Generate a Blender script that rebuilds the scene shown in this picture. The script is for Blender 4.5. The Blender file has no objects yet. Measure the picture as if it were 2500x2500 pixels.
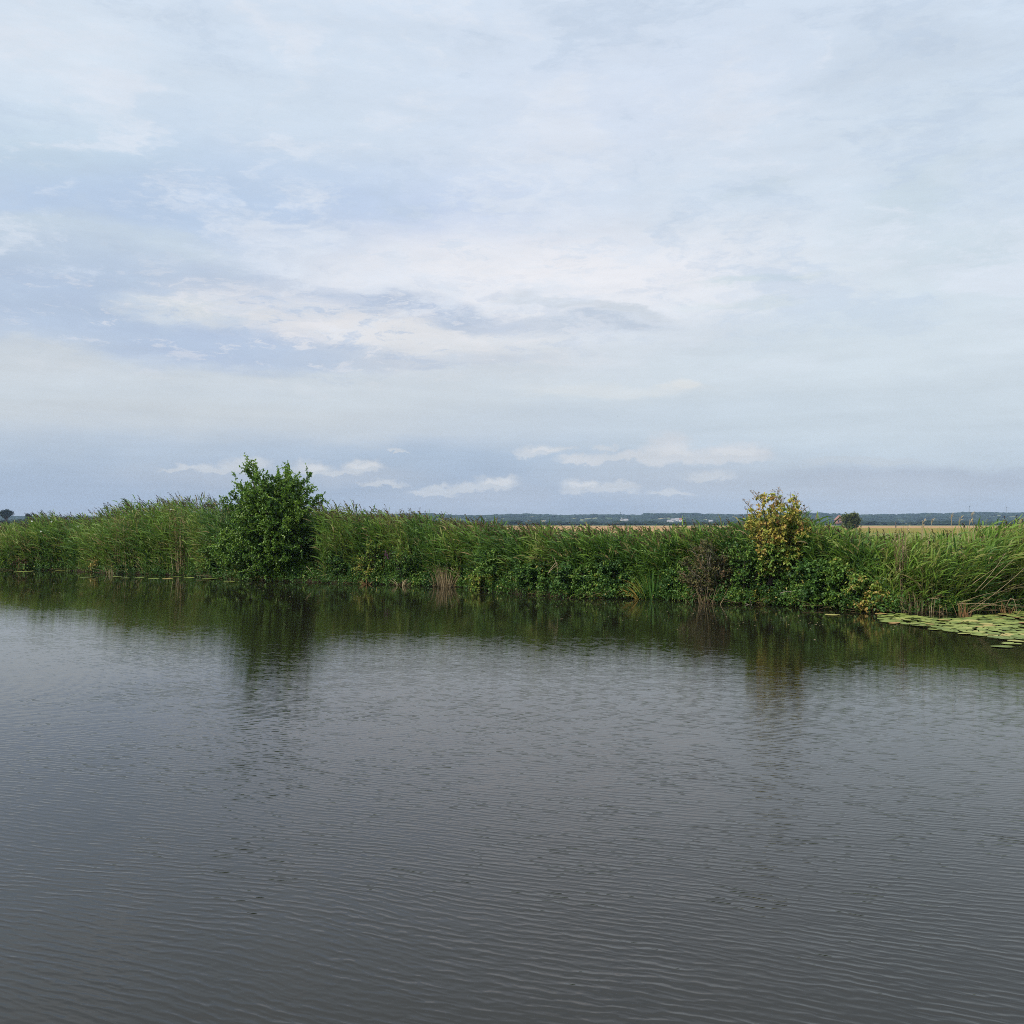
import bpy, math
import numpy as np
from mathutils import Vector, Matrix
R = math.radians
rng = np.random.default_rng(11)
sc = bpy.context.scene

# ------------------------------------------------------------------ camera
F = 2500.0; CAMZ = 2.5; HOR = 1278.0
PITCH = math.atan((HOR - 1250.0) / F)
cam_d = bpy.data.cameras.new('camera'); cam = bpy.data.objects.new('camera', cam_d)
sc.collection.objects.link(cam); sc.camera = cam
cam_d.sensor_width = 36; cam_d.lens = 36.0; cam_d.clip_end = 12000; cam_d.clip_start = 0.1
cam.location = (0, 0, CAMZ); cam.rotation_euler = (math.pi / 2 + PITCH, 0, 0)

# ------------------------------------------------------------------ render settings
sc.view_settings.view_transform = 'Standard'; sc.view_settings.look = 'None'
sc.view_settings.gamma = 1; sc.view_settings.exposure = 0.0
cy = sc.cycles
cy.use_denoising = False
cy.max_bounces = 6; cy.diffuse_bounces = 3; cy.glossy_bounces = 3; cy.transmission_bounces = 3
cy.volume_bounces = 0; cy.transparent_max_bounces = 6
cy.caustics_reflective = False; cy.caustics_refractive = False
sc.render.film_transparent = False
cy.pixel_filter_type = 'BLACKMAN_HARRIS'; cy.filter_width = 0.95

# ------------------------------------------------------------------ picture pixel -> direction (used to read sizes off the photograph)
cp, sp = math.cos(PITCH), math.sin(PITCH)
def ray(px, py):
    px = np.asarray(px, float); py = np.asarray(py, float)
    a = (px - 1250) / F; c = -(py - 1250) / F
    return a, cp - c * sp, sp + c * cp
def P(px, py, Y):                       # point of the photograph at distance Y in front of the camera
    a, b, c = ray(px, py); k = Y / b
    return np.stack([a * k, np.asarray(Y, float) + 0 * a, CAMZ + c * k], -1)
def G(px, py, z=0.0):                   # point on the level plane z
    a, b, c = ray(px, py); k = (z - CAMZ) / c
    return np.stack([a * k, b * k, 0 * a + z], -1)
def azel(px, py):
    a, b, c = ray(px, py)
    return math.atan2(a, b), math.atan2(c, math.hypot(a, b))

def srgb(r, g, b):
    def f(v):
        v /= 255.0
        return v / 12.92 if v <= 0.04045 else ((v + 0.055) / 1.055) ** 2.4
    return (f(r), f(g), f(b), 1)

# ------------------------------------------------------------------ node helper
class NT:
    def __init__(s, tree): s.t = tree; s.n = tree.nodes; s.l = tree.links
    def new(s, ty, **kw):
        n = s.n.new(ty)
        for k, v in kw.items(): setattr(n, k, v)
        return n
    def put(s, sock, v):
        if isinstance(v, bpy.types.NodeSocket): s.l.new(v, sock)
        elif v is not None: sock.default_value = v
    def m(s, op, a, b=None, c=None, clamp=False):
        n = s.new('ShaderNodeMath', operation=op); n.use_clamp = clamp
        s.put(n.inputs[0], a)
        if b is not None: s.put(n.inputs[1], b)
        if c is not None: s.put(n.inputs[2], c)
        return n.outputs[0]
    def vm(s, op, a, b=None, sc_=None):
        n = s.new('ShaderNodeVectorMath', operation=op); s.put(n.inputs[0], a)
        if b is not None: s.put(n.inputs[1], b)
        if sc_ is not None: s.put(n.inputs['Scale'], sc_)
        return n.outputs[0]
    def xyz(s, x, y, z=0.0):
        n = s.new('ShaderNodeCombineXYZ'); s.put(n.inputs[0], x); s.put(n.inputs[1], y); s.put(n.inputs[2], z); return n.outputs[0]
    def sep(s, v):
        n = s.new('ShaderNodeSeparateXYZ'); s.put(n.inputs[0], v); return n.outputs
    def noise(s, v, scale, detail=2.0, rough=0.5, color=False, dist=0.0):
        n = s.new('ShaderNodeTexNoise'); s.put(n.inputs['Vector'], v)
        n.inputs['Scale'].default_value = scale; n.inputs['Detail'].default_value = detail
        n.inputs['Roughness'].default_value = rough; n.inputs['Distortion'].default_value = dist
        return n.outputs['Color' if color else 'Fac']
    def ss(s, v, a, b, c=0.0, d=1.0):
        n = s.new('ShaderNodeMapRange', interpolation_type='SMOOTHSTEP')
        s.put(n.inputs[0], v)
        for i, q in enumerate((a, b, c, d)): s.put(n.inputs[i + 1], q)
        return n.outputs[0]
    def ramp(s, v, stops, interp='LINEAR'):
        n = s.new('ShaderNodeValToRGB'); cr = n.color_ramp; cr.interpolation = interp
        while len(cr.elements) < len(stops): cr.elements.new(0.5)
        for e, (p, c) in zip(cr.elements, stops): e.position = p; e.color = c if len(c) == 4 else (*c, 1)
        s.put(n.inputs[0], v); return n.outputs[0]
    def mix(s, f, a, b, mode='MIX'):
        n = s.new('ShaderNodeMix', data_type='RGBA', blend_type=mode)
        s.put(n.inputs[0], f); s.put(n.inputs[6], a); s.put(n.inputs[7], b); return n.outputs[2]

# ------------------------------------------------------------------ world: sky texture seen through a broken veil of cloud
SUN = Vector((-0.72, -0.42, 0.72)).normalized()
sun_el = math.asin(SUN.z); sun_az = math.atan2(SUN.x, SUN.y)
w = bpy.data.worlds.new('World'); sc.world = w; w.use_nodes = True
nt = NT(w.node_tree); nt.n.clear()
out = nt.new('ShaderNodeOutputWorld'); bg = nt.new('ShaderNodeBackground'); bg.inputs[1].default_value = 0.1
nt.l.new(bg.outputs[0], out.inputs[0])
skyt = nt.new('ShaderNodeTexSky', sky_type='NISHITA'); skyt.sun_disc = False
skyt.sun_elevation = sun_el; skyt.sun_rotation = sun_az
tc = nt.new('ShaderNodeTexCoord'); d = tc.outputs['Generated']
dx, dy, dz = nt.sep(d)
az = nt.m('ARCTAN2', dx, dy)
el = nt.m('ARCSINE', dz)
elc = nt.m('MAXIMUM', el, 0.0)
# cloud-layer coordinates: patterns get finer and flatter towards the horizon
inv = nt.m('DIVIDE', 1.0, nt.m('ADD', elc, 0.16))
lay = nt.xyz(nt.m('MULTIPLY', az, nt.m('MULTIPLY', inv, 0.5)), nt.m('MULTIPLY', inv, 2.2), 3.0)
aniso = nt.xyz(az, nt.m('MULTIPLY', el, 3.2), 0.7)
w1 = nt.vm('SUBTRACT', nt.noise(aniso, 7.0, 5.0, 0.6, True), (0.5, 0.5, 0.5))
w2 = nt.vm('SUBTRACT', nt.noise(aniso, 26.0, 5.0, 0.62, True), (0.5, 0.5, 0.5))
wx1, wy1, _ = nt.sep(w1); wx2, wy2, _ = nt.sep(w2)
azw = nt.m('ADD', az, nt.m('ADD', nt.m('MULTIPLY', wx1, 0.16), nt.m('MULTIPLY', wx2, 0.035)))
elw = nt.m('ADD', el, nt.m('ADD', nt.m('MULTIPLY', wy1, 0.045), nt.m('MULTIPLY', wy2, 0.014)))
w3 = nt.vm('SUBTRACT', nt.noise(nt.xyz(az, nt.m('MULTIPLY', el, 1.4), 4.0), 48.0, 4.0, 0.62, True), (0.5, 0.5, 0.5)); wx3, wy3, _ = nt.sep(w3)
azs = nt.m('ADD', az, nt.m('ADD', nt.m('MULTIPLY', wx3, 0.030), nt.m('MULTIPLY', wx2, 0.02)))
els = nt.m('ADD', el, nt.m('ADD', nt.m('MULTIPLY', wy3, 0.022), nt.m('MULTIPLY', wy2, 0.006)))
def rowel(py): return azel(1250, py)[1]
els_ = nt.m('DIVIDE', nt.m('ADD', el, nt.m('MULTIPLY', wy1, 0.02)), 1.0)
rampst = [(1278, (176, 188, 205)), (1230, (171, 186, 207)), (1180, (169, 185, 207)), (1105, (171, 189, 212)), (1065, (190, 203, 220)), (1035, (206, 215, 223)), (940, (211, 219, 226)),
          (800, (206, 217, 229)), (600, (205, 219, 235)), (350, (213, 227, 241)), (0, (217, 230, 245))]
st = [(max(0.0, rowel(py)) / 1.6, srgb(*c)) for py, c in rampst] + [(0.36, srgb(222, 233, 246)), (0.6, srgb(228, 237, 248)), (1.0, srgb(215, 228, 244))]
col = nt.ramp(nt.m('DIVIDE', els_, 1.6), st)
def blob(px, py, rx, ry, lo=None, rot=0.0, sharp=0.25, soft=False, warp=True):
    a0, e0 = azel(px, py); rx /= F; ry /= F
    A, E = (azw, elw) if warp else (azs, els)
    u = nt.m('SUBTRACT', A, a0); v = nt.m('SUBTRACT', E, e0)
    if rot:
        c_, s_ = math.cos(rot), math.sin(rot)
        u2 = nt.m('ADD', nt.m('MULTIPLY', u, c_), nt.m('MULTIPLY', v, s_))
        v = nt.m('SUBTRACT', nt.m('MULTIPLY', v, c_), nt.m('MULTIPLY', u, s_)); u = u2
    u = nt.m('DIVIDE', u, rx)
    if lo: v = nt.m('ADD', nt.m('DIVIDE', nt.m('MAXIMUM', v, 0.0), ry), nt.m('DIVIDE', nt.m('MINIMUM', v, 0.0), lo / F))
    else: v = nt.m('DIVIDE', v, ry)
    r = nt.m('SQRT', nt.m('ADD', nt.m('MULTIPLY', u, u), nt.m('MULTIPLY', v, v)))
    return nt.ss(r, 1.0 + sharp, 1.0 - sharp if sharp < 0.9 else 0.0)
n3 = nt.noise(nt.vm('ADD', aniso, nt.vm('SCALE', w1, sc_=0.12)), 17.0, 8.0, 0.68)
torn = nt.ss(n3, 0.36, 0.54, 0.25, 1.0)
def put(px, py, rx, ry, c, k=0.8, frag=False, **kw):
    global col
    bl = blob(px, py, rx, ry, **kw)
    if frag: bl = nt.m('MULTIPLY', bl, torn)
    col = nt.mix(nt.m('MULTIPLY', bl, k), col, srgb(*c))
# wide soft tones
put(60, 470, 420, 150, (190, 209, 234), 0.75, sharp=0.9)
put(430, 500, 480, 130, (187, 207, 233), 0.65, sharp=0.9)
put(1130, 530, 360, 75, (186, 206, 237), 0.85, sharp=0.9)
put(60, 330, 260, 70, (203, 222, 232), 0.5, sharp=0.9)
put(1500, 380, 460, 260, (223, 231, 247), 0.6, sharp=0.9)
put(2200, 760, 600, 330, (220, 231, 238), 0.75, sharp=0.9)
put(1750, 500, 400, 130, (218, 230, 242), 0.6, sharp=0.9)
put(90, 120, 220, 120, (226, 237, 248), 0.7, sharp=0.9)
put(140, 600, 330, 60, (203, 217, 229), 0.8, sharp=0.3)
put(400, 625, 170, 34, (206, 220, 232), 0.6, sharp=0.4)
put(150, 745, 560, 95, (181, 198, 222), 0.85, sharp=0.7)
put(560, 700, 420, 50, (184, 200, 222), 0.8, sharp=0.6, rot=-0.12)
put(1330, 680, 560, 110, (243, 243, 247), 1.0, sharp=0.85)
put(1000, 820, 330, 60, (232, 232, 233), 0.75, sharp=0.7)
put(800, 785, 300, 52, (234, 232, 233), 0.8, sharp=0.7, rot=-0.1, frag=True)
put(500, 758, 130, 44, (222, 227, 230), 0.85, sharp=0.5, frag=True)
put(560, 850, 260, 50, (182, 198, 224), 0.8, sharp=0.5)
put(850, 870, 180, 32, (190, 204, 224), 0.8, sharp=0.4)
put(1040, 752, 290, 30, (186, 200, 222), 0.9, sharp=0.5, rot=-0.16, frag=True)
put(1210, 782, 90, 24, (188, 201, 221), 0.8, sharp=0.5, frag=True)
put(1450, 798, 160, 22, (190, 203, 220), 0.9, sharp=0.5, rot=-0.02, frag=True)
put(1430, 752, 190, 14, (206, 214, 223), 0.85, sharp=0.4, rot=-0.14)
put(1120, 880, 190, 18, (196, 205, 219), 0.7, sharp=0.45)
put(1270, 860, 330, 60, (221, 225, 230), 0.5, sharp=0.8)
put(80, 880, 160, 36, (209, 216, 222), 0.85, sharp=0.4)
put(500, 1030, 700, 38, (208, 214, 219), 0.8, sharp=0.6)
put(1500, 1035, 500, 40, (196, 208, 222), 0.7, sharp=0.8)
put(2150, 1040, 620, 110, (205, 217, 227), 0.85, sharp=0.9)
put(2230, 480, 120, 55, (204, 219, 229), 0.75, sharp=0.7, rot=0.5)
put(2330, 600, 140, 36, (208, 222, 231), 0.6, sharp=0.6, rot=0.1)
put(2190, 140, 140, 70, (204, 217, 231), 0.7, sharp=0.8)
put(1830, 462, 80, 18, (208, 221, 231), 0.6, sharp=0.5, rot=0.3)
put(1850, 680, 150, 10, (209, 222, 226), 0.7, sharp=0.5)
put(1810, 738, 130, 14, (211, 222, 226), 0.6, sharp=0.5)
put(1480, 960, 200, 16, (224, 227, 228), 0.5, sharp=0.6)
put(1640, 940, 50, 16, (228, 230, 229), 0.8, sharp=0.4)
reg = blob(760, 790, 620, 110, sharp=0.9)
col = nt.mix(nt.m('MULTIPLY', nt.m('MULTIPLY', nt.ss(n3, 0.53, 0.62), reg), 0.75), col, srgb(236, 235, 238))
col = nt.mix(nt.m('MULTIPLY', nt.m('MULTIPLY', nt.ss(n3, 0.47, 0.38), reg), 0.65), col, srgb(184, 199, 222))
reg = blob(1150, 560, 520, 150, sharp=0.9)
col = nt.mix(nt.m('MULTIPLY', nt.m('MULTIPLY', nt.ss(n3, 0.52, 0.62), reg), 0.6), col, srgb(214, 226, 241))
put(150, 1075, 700, 50, (194, 206, 220), 0.7, sharp=0.9)
put(2300, 1175, 430, 26, (173, 184, 202), 0.75, sharp=0.6)
put(2060, 1140, 110, 10, (196, 205, 215), 0.7, sharp=0.4, lo=8)
n4 = nt.noise(nt.vm('ADD', nt.xyz(az, nt.m('MULTIPLY', el, 1.7), 2.2), nt.vm('SCALE', w1, sc_=0.25)), 6.5, 8.0, 0.62)
upm = nt.ss(el, 0.10, 0.24)
col = nt.mix(nt.m('MULTIPLY', nt.m('MULTIPLY', nt.ss(n4, 0.50, 0.68), upm), 0.75), col, srgb(229, 236, 246))
col = nt.mix(nt.m('MULTIPLY', nt.m('MULTIPLY', nt.ss(n4, 0.50, 0.34), upm), 0.55), col, srgb(196, 212, 231))
# small heaped clouds with flat bases
def heaps(lst, c, k, sharp=0.35, lo=0.45):
    global col
    acc = None
    for (px, py, rx, ry) in lst:
        b = blob(px, py, rx * 0.9, ry, lo=ry * lo, sharp=sharp, warp=False)
        acc = b if acc is None else nt.m('MAXIMUM', acc, b)
    col = nt.mix(nt.m('MULTIPLY', acc, k), col, srgb(*c))
heaps([(1660, 1175, 330, 55), (1180, 1215, 240, 34), (1500, 1130, 110, 22), (2150, 1200, 330, 45), (560, 1165, 240, 26), (860, 1165, 180, 24)], (188, 197, 211), 0.6, 0.8, 1.0)
heaps([(1635, 1114, 76, 42), (1560, 1118, 60, 16), (1500, 1122, 90, 14), (1425, 1128, 62, 14), (1785, 1118, 105, 30), (1700, 1118, 90, 16), (1480, 1098, 30, 10), (1310, 1108, 62, 20), (1360, 1100, 40, 12),
       (1730, 1168, 62, 15), (1430, 1190, 62, 20), (1505, 1196, 60, 14), (1215, 1184, 62, 22), (1140, 1190, 60, 14), (1050, 1204, 60, 12), (1085, 1192, 62, 10),
       (885, 1146, 50, 20), (760, 1150, 56, 22), (825, 1156, 60, 8), (935, 1186, 62, 10), (545, 1150, 70, 16), (600, 1138, 60, 20), (450, 1146, 60, 8), (970, 1106, 24, 6), (1640, 1208, 50, 9)],
      (207, 213, 221), 0.85, 0.45)
heaps([(1635, 1112, 66, 46), (1600, 1116, 50, 30), (1680, 1116, 50, 28), (1785, 1118, 90, 34), (1740, 1120, 50, 28), (1560, 1118, 60, 16), (1430, 1128, 62, 14), (1700, 1118, 60, 16)], (212, 216, 223), 0.7, 0.4)
heaps([(1638, 1104, 48, 20), (1790, 1108, 66, 14), (1430, 1183, 34, 9), (1220, 1177, 34, 10), (890, 1140, 30, 10), (760, 1144, 30, 12), (1330, 1102, 40, 8)], (220, 223, 228), 0.8, 0.5)
# uneven veil
n1 = nt.noise(lay, 2.2, 6.0, 0.6); n2 = nt.noise(aniso, 13.0, 6.0, 0.65)
f = nt.m('ADD', nt.m('MULTIPLY', nt.m('SUBTRACT', n1, 0.5), 0.16), nt.m('MULTIPLY', nt.m('SUBTRACT', n2, 0.5), 0.17))
col = nt.vm('SCALE', col, sc_=nt.m('ADD', 1.0, f))
cloud = nt.vm('SCALE', col, sc_=nt.ss(el, 0.45, 0.75, 10.0, 15.0))   # overcast grows brighter overhead
final = nt.mix(0.92, skyt.outputs[0], cloud)
nt.l.new(final, bg.inputs[0])

# ------------------------------------------------------------------ sun (thin cloud in front of it)
sd = bpy.data.lights.new('sun', 'SUN'); sd.energy = 4.0; sd.angle = R(2.5); sd.color = (1.0, 0.93, 0.82)
so = bpy.data.objects.new('sun', sd); sc.collection.objects.link(so)
so.rotation_euler = (-SUN).to_track_quat('-Z', 'Y').to_euler()

# ------------------------------------------------------------------ materials
def base_mat(name):
    m = bpy.data.materials.new(name); m.use_nodes = True
    t = NT(m.node_tree); b = t.n['Principled BSDF']; return m, t, b
def leaf_mat(name, stops, trans=0.3, rough=0.5, spec=0.35):
    m, t, b = base_mat(name)
    at = t.new('ShaderNodeAttribute', attribute_name='tint')
    geo = t.new('ShaderNodeNewGeometry')
    n = t.noise(geo.outputs['Position'], 3.0, 3.0)
    v = t.m('ADD', at.outputs['Fac'], t.m('MULTIPLY', t.m('SUBTRACT', n, 0.5), 0.12))
    c = t.ramp(v, stops)
    t.l.new(c, b.inputs['Base Color']); b.inputs['Roughness'].default_value = rough
    b.inputs['Specular IOR Level'].default_value = spec
    tr = t.new('ShaderNodeBsdfTranslucent'); t.l.new(c, tr.inputs[0])
    mx = t.new('ShaderNodeMixShader'); mx.inputs[0].default_value = trans
    t.l.new(b.outputs[0], mx.inputs[1]); t.l.new(tr.outputs[0], mx.inputs[2])
    t.l.new(mx.outputs[0], t.n['Material Output'].inputs[0]); return m
def plain_mat(name, c, rough=0.8, var=0.25, scale=8.0, spec=0.3):
    m, t, b = base_mat(name)
    geo = t.new('ShaderNodeNewGeometry')
    n = t.noise(geo.outputs['Position'], scale, 4.0)
    lo = tuple(q * (1 - var) for q in c[:3]); hi = tuple(min(1, q * (1 + var)) for q in c[:3])
    t.l.new(t.ramp(n, [(0.3, lo), (0.7, hi)]), b.inputs['Base Color'])
    b.inputs['Roughness'].default_value = rough; b.inputs['Specular IOR Level'].default_value = spec
    return m
M = {}
M['reed'] = leaf_mat('reed_leaf', [(0.0, (0.022, 0.056, 0.016)), (0.35, (0.074, 0.158, 0.026)), (0.65, (0.175, 0.295, 0.040)), (0.82, (0.22, 0.23, 0.06)), (1.0, (0.34, 0.25, 0.12))], 0.36, 0.55, 0.3)
M['plume'] = leaf_mat('reed_plume', [(0.0, (0.060, 0.045, 0.035)), (0.5, (0.12, 0.085, 0.050)), (1.0, (0.22, 0.15, 0.08))], 0.25, 0.9, 0.1)
M['green'] = leaf_mat('broad_leaf', [(0.0, (0.022, 0.055, 0.016)), (0.4, (0.060, 0.145, 0.026)), (0.7, (0.150, 0.260, 0.036)), (0.88, (0.27, 0.31, 0.05)), (1.0, (0.44, 0.31, 0.09))], 0.32, 0.5, 0.35)
M['tree'] = leaf_mat('tree_leaf', [(0.0, (0.026, 0.070, 0.012)), (0.5, (0.080, 0.180, 0.022)), (1.0, (0.20, 0.32, 0.035))], 0.34, 0.4, 0.45)
M['olive'] = leaf_mat('olive_leaf', [(0.0, (0.04, 0.065, 0.015)), (0.5, (0.10, 0.13, 0.025)), (1.0, (0.20, 0.21, 0.045))], 0.3)
M['yellow'] = leaf_mat('turning_leaf', [(0.0, (0.08, 0.16, 0.03)), (0.35, (0.34, 0.36, 0.06)), (0.7, (0.48, 0.40, 0.09)), (1.0, (0.48, 0.28, 0.10))], 0.35, 0.6, 0.3)
M['brown'] = leaf_mat('withered_leaf', [(0.0, (0.035, 0.055, 0.02)), (0.4, (0.10, 0.11, 0.035)), (0.7, (0.18, 0.11, 0.055)), (1.0, (0.24, 0.15, 0.09))], 0.25, 0.8, 0.2)
M['straw'] = leaf_mat('dry_stalk', [(0.0, (0.12, 0.08, 0.04)), (0.5, (0.26, 0.19, 0.10)), (1.0, (0.48, 0.38, 0.23))], 0.15, 0.7, 0.2)
M['rust'] = leaf_mat('rust_stalk', [(0.0, (0.10, 0.05, 0.025)), (0.5, (0.22, 0.11, 0.045)), (1.0, (0.36, 0.21, 0.09))], 0.2, 0.7, 0.2)
M['sedge'] = leaf_mat('sedge_blade', [(0.0, (0.04, 0.11, 0.02)), (0.5, (0.10, 0.22, 0.03)), (0.8, (0.30, 0.32, 0.05)), (1.0, (0.42, 0.28, 0.06))], 0.35)
M['purple'] = plain_mat('purple_petal', (0.20, 0.06, 0.17), 0.7)
M['white'] = plain_mat('white_petal', (0.78, 0.78, 0.72), 0.6, 0.05)
M['bark'] = plain_mat('bark', (0.06, 0.048, 0.036), 0.85, 0.4, 20)
M['greybark'] = plain_mat('grey_bark', (0.24, 0.20, 0.16), 0.85, 0.35, 20)
M['bird'] = plain_mat('bird_feather', (0.03, 0.03, 0.035), 0.8)
M['steel'] = plain_mat('grey_steel', (0.30, 0.32, 0.34), 0.6)
M['post'] = plain_mat('weathered_wood', (0.07, 0.06, 0.05), 0.9)
M['render'] = plain_mat('white_render', (0.5, 0.48, 0.45), 0.8, 0.06, 1)
M['tile'] = plain_mat('red_roof_tile', (0.30, 0.14, 0.10), 0.8, 0.2, 2)
M['salmon'] = plain_mat('salmon_tile', (0.26, 0.13, 0.10), 0.9, 0.2, 2)
M['slate'] = plain_mat('grey_roof', (0.26, 0.25, 0.25), 0.8, 0.2, 2)
M['glass'] = plain_mat('dark_window', (0.03, 0.035, 0.04), 0.2, 0.1, 2)

# ------------------------------------------------------------------ mesh builders
def link(ob, parent=None):
    sc.collection.objects.link(ob)
    if parent is not None: ob.parent = parent
    return ob
def tag(o, label=None, cat=None, group=None, kind=None):
    if label: o['label'] = label
    if cat: o['category'] = cat
    if group: o['group'] = group
    if kind: o['kind'] = kind
    return o
def root(name, loc=(0, 0, 0)):
    o = bpy.data.objects.new(name, None); o.location = Vector([float(q) for q in loc]); o.empty_display_size = 0.2
    return link(o)
class MB:
    """collects quads; builds them as one mesh object"""
    def __init__(s): s.v = []; s.q = []; s.t = []; s.n = 0
    def add(s, verts, quads, tint=0.5):
        verts = np.asarray(verts, np.float32).reshape(-1, 3); quads = np.asarray(quads, np.int32).reshape(-1, 4)
        s.v.append(verts); s.q.append(quads + s.n); s.n += len(verts)
        s.t.append(np.broadcast_to(np.asarray(tint, np.float32), (len(verts),)))
    def build(s, name, mat, parent=None, smooth=False):
        v = np.concatenate(s.v); q = np.concatenate(s.q); t = np.concatenate(s.t)
        if parent is not None: v = v - np.array(parent.location, np.float32)
        me = bpy.data.meshes.new(name)
        me.vertices.add(len(v)); me.vertices.foreach_set('co', v.ravel())
        me.loops.add(len(q) * 4); me.loops.foreach_set('vertex_index', q.ravel())
        me.polygons.add(len(q)); me.polygons.foreach_set('loop_start', np.arange(len(q), dtype=np.int32) * 4)
        try: me.polygons.foreach_set('loop_total', np.full(len(q), 4, np.int32))
        except Exception: pass
        if smooth: me.polygons.foreach_set('use_smooth', np.ones(len(q), bool))
        a = me.attributes.new('tint', 'FLOAT', 'POINT'); a.data.foreach_set('value', t.astype(np.float32))
        me.update(calc_edges=True); me.validate()
        me.materials.append(mat)
        return link(bpy.data.objects.new(name, me), parent)
def nrm(a): return a / np.maximum(np.linalg.norm(a, axis=-1, keepdims=True), 1e-9)
def blades(mb, base, d0, L, W, bend, tint, K=3, prof=None, side=None):
    """N blades: start point, direction, length, width, bend vector added along the blade"""
    N = len(base); base = np.asarray(base, float); d0 = nrm(np.asarray(d0, float)); L = np.broadcast_to(L, (N,)); W = np.broadcast_to(W, (N,))
    bend = np.broadcast_to(bend, (N, 3)); pts = [base]; p = base
    for k in range(K):
        s = (k + 0.7) / K
        d = nrm(d0 + bend * s); p = p + d * (L / K)[:, None]; pts.append(p)
    pts = np.stack(pts, 1)
    if side is None:
        side = rng.normal(size=(N, 3)); side[:, 2] *= 0.4
    side = side - d0 * (side * d0).sum(-1, keepdims=True); side = nrm(side)
    if prof is None: prof = np.sin(np.linspace(0.5, math.pi - 0.12, K + 1))
    off = side[:, None, :] * (W[:, None] * np.asarray(prof)[None, :] * 0.5)[..., None]
    v = np.stack([pts - off, pts + off], 2).reshape(N, -1, 3)
    q1 = np.array([[2 * k, 2 * k + 1, 2 * k + 3, 2 * k + 2] for k in range(K)])
    q = (np.arange(N) * (2 * K + 2))[:, None, None] + q1[None]
    mb.add(v, q, np.repeat(np.broadcast_to(tint, (N,)), 2 * K + 2))
    return pts
def tubes(mb, pts, rad, tint=0.5, S=4):
    """N tubes through pts (N,K,3) with radii (N,K)"""
    pts = np.asarray(pts, float); N, K, _ = pts.shape; rad = np.broadcast_to(rad, (N, K))
    t = nrm(np.gradient(pts, axis=1)); ref = np.where(np.abs(t[..., 2:3]) > 0.9, [1.0, 0, 0], [0, 0, 1.0])
    a = nrm(np.cross(t, ref)); b = np.cross(t, a)
    ang = np.arange(S) * 2 * math.pi / S
    v = pts[:, :, None, :] + rad[:, :, None, None] * (a[:, :, None, :] * np.cos(ang)[None, None, :, None] + b[:, :, None, :] * np.sin(ang)[None, None, :, None])
    q1 = np.array([[k * S + i, k * S + (i + 1) % S, (k + 1) * S + (i + 1) % S, (k + 1) * S + i] for k in range(K - 1) for i in range(S)])
    q = (np.arange(N) * (K * S))[:, None, None] + q1[None]
    mb.add(v.reshape(-1, 3), q, np.repeat(np.broadcast_to(tint, (N,)), K * S))
def leaves(mb, base, d, up, L, W, tint, fold=0.25):
    """N broad leaves of two folded halves"""
    N = len(base); d = nrm(d); s = nrm(np.cross(d, up)); n = np.cross(s, d)
    L = np.broadcast_to(L, (N,))[:, None]; W = np.broadcast_to(W, (N,))[:, None]
    def pt(l, x, h): return base + d * L * l + s * W * x + n * W * h
    v = np.stack([pt(0, 0, 0), pt(0.3, 0.5, fold), pt(0.72, 0.38, fold * 0.8), pt(1.0, 0, -0.05), pt(0.72, -0.38, fold * 0.8), pt(0.3, -0.5, fold)], 1)
    q = (np.arange(N) * 6)[:, None, None] + np.array([[0, 1, 2, 3], [0, 3, 4, 5]])[None]
    mb.add(v, q, np.repeat(np.broadcast_to(tint, (N,)), 6))
def box(mb, c, s, tint=0.5):
    x, y, z = s; c = np.asarray(c, float)
    v = np.array([[i, j, k] for i in (-.5, .5) for j in (-.5, .5) for k in (-.5, .5)]) * [x, y, z] + c
    mb.add(v, [[0, 1, 3, 2], [4, 6, 7, 5], [0, 4, 5, 1], [2, 3, 7, 6], [0, 2, 6, 4], [1, 5, 7, 3]], tint)

# ------------------------------------------------------------------ the bank
bank_px = [(0, 1392), (150, 1392), (270, 1400), (450, 1405), (600, 1417), (800, 1423), (950, 1427), (1130, 1434), (1250, 1449), (1400, 1460),
           (1600, 1462), (1750, 1473), (1900, 1478), (2030, 1487), (2150, 1496), (2350, 1497), (2500, 1491)]
BX = [G(a, b) for a, b in bank_px]
BX = [np.array([-95., 96., 0]), np.array([-50., 68., 0])] + BX + [np.array([20., 27.5, 0]), np.array([34., 24., 0]), np.array([70., 10., 0])]
BX = np.array(BX)
def bankY(x): return np.interp(x, BX[:, 0], BX[:, 1])
def at_px(px, off):                      # world x on the line of sight of column px, off metres behind the waterline
    px = np.asarray(px, float); a = (px - 1250) / F
    y = np.full_like(a, 36.0)
    for _ in range(30): y = 0.5 * y + 0.5 * (bankY(a * y) + off)
    return a * y, y
GZ = 0.45
def groundz(off): return np.interp(off, [-1.5, 0, 0.5, 1.5, 4], [-0.6, -0.12, 0.12, 0.36, GZ])

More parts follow.
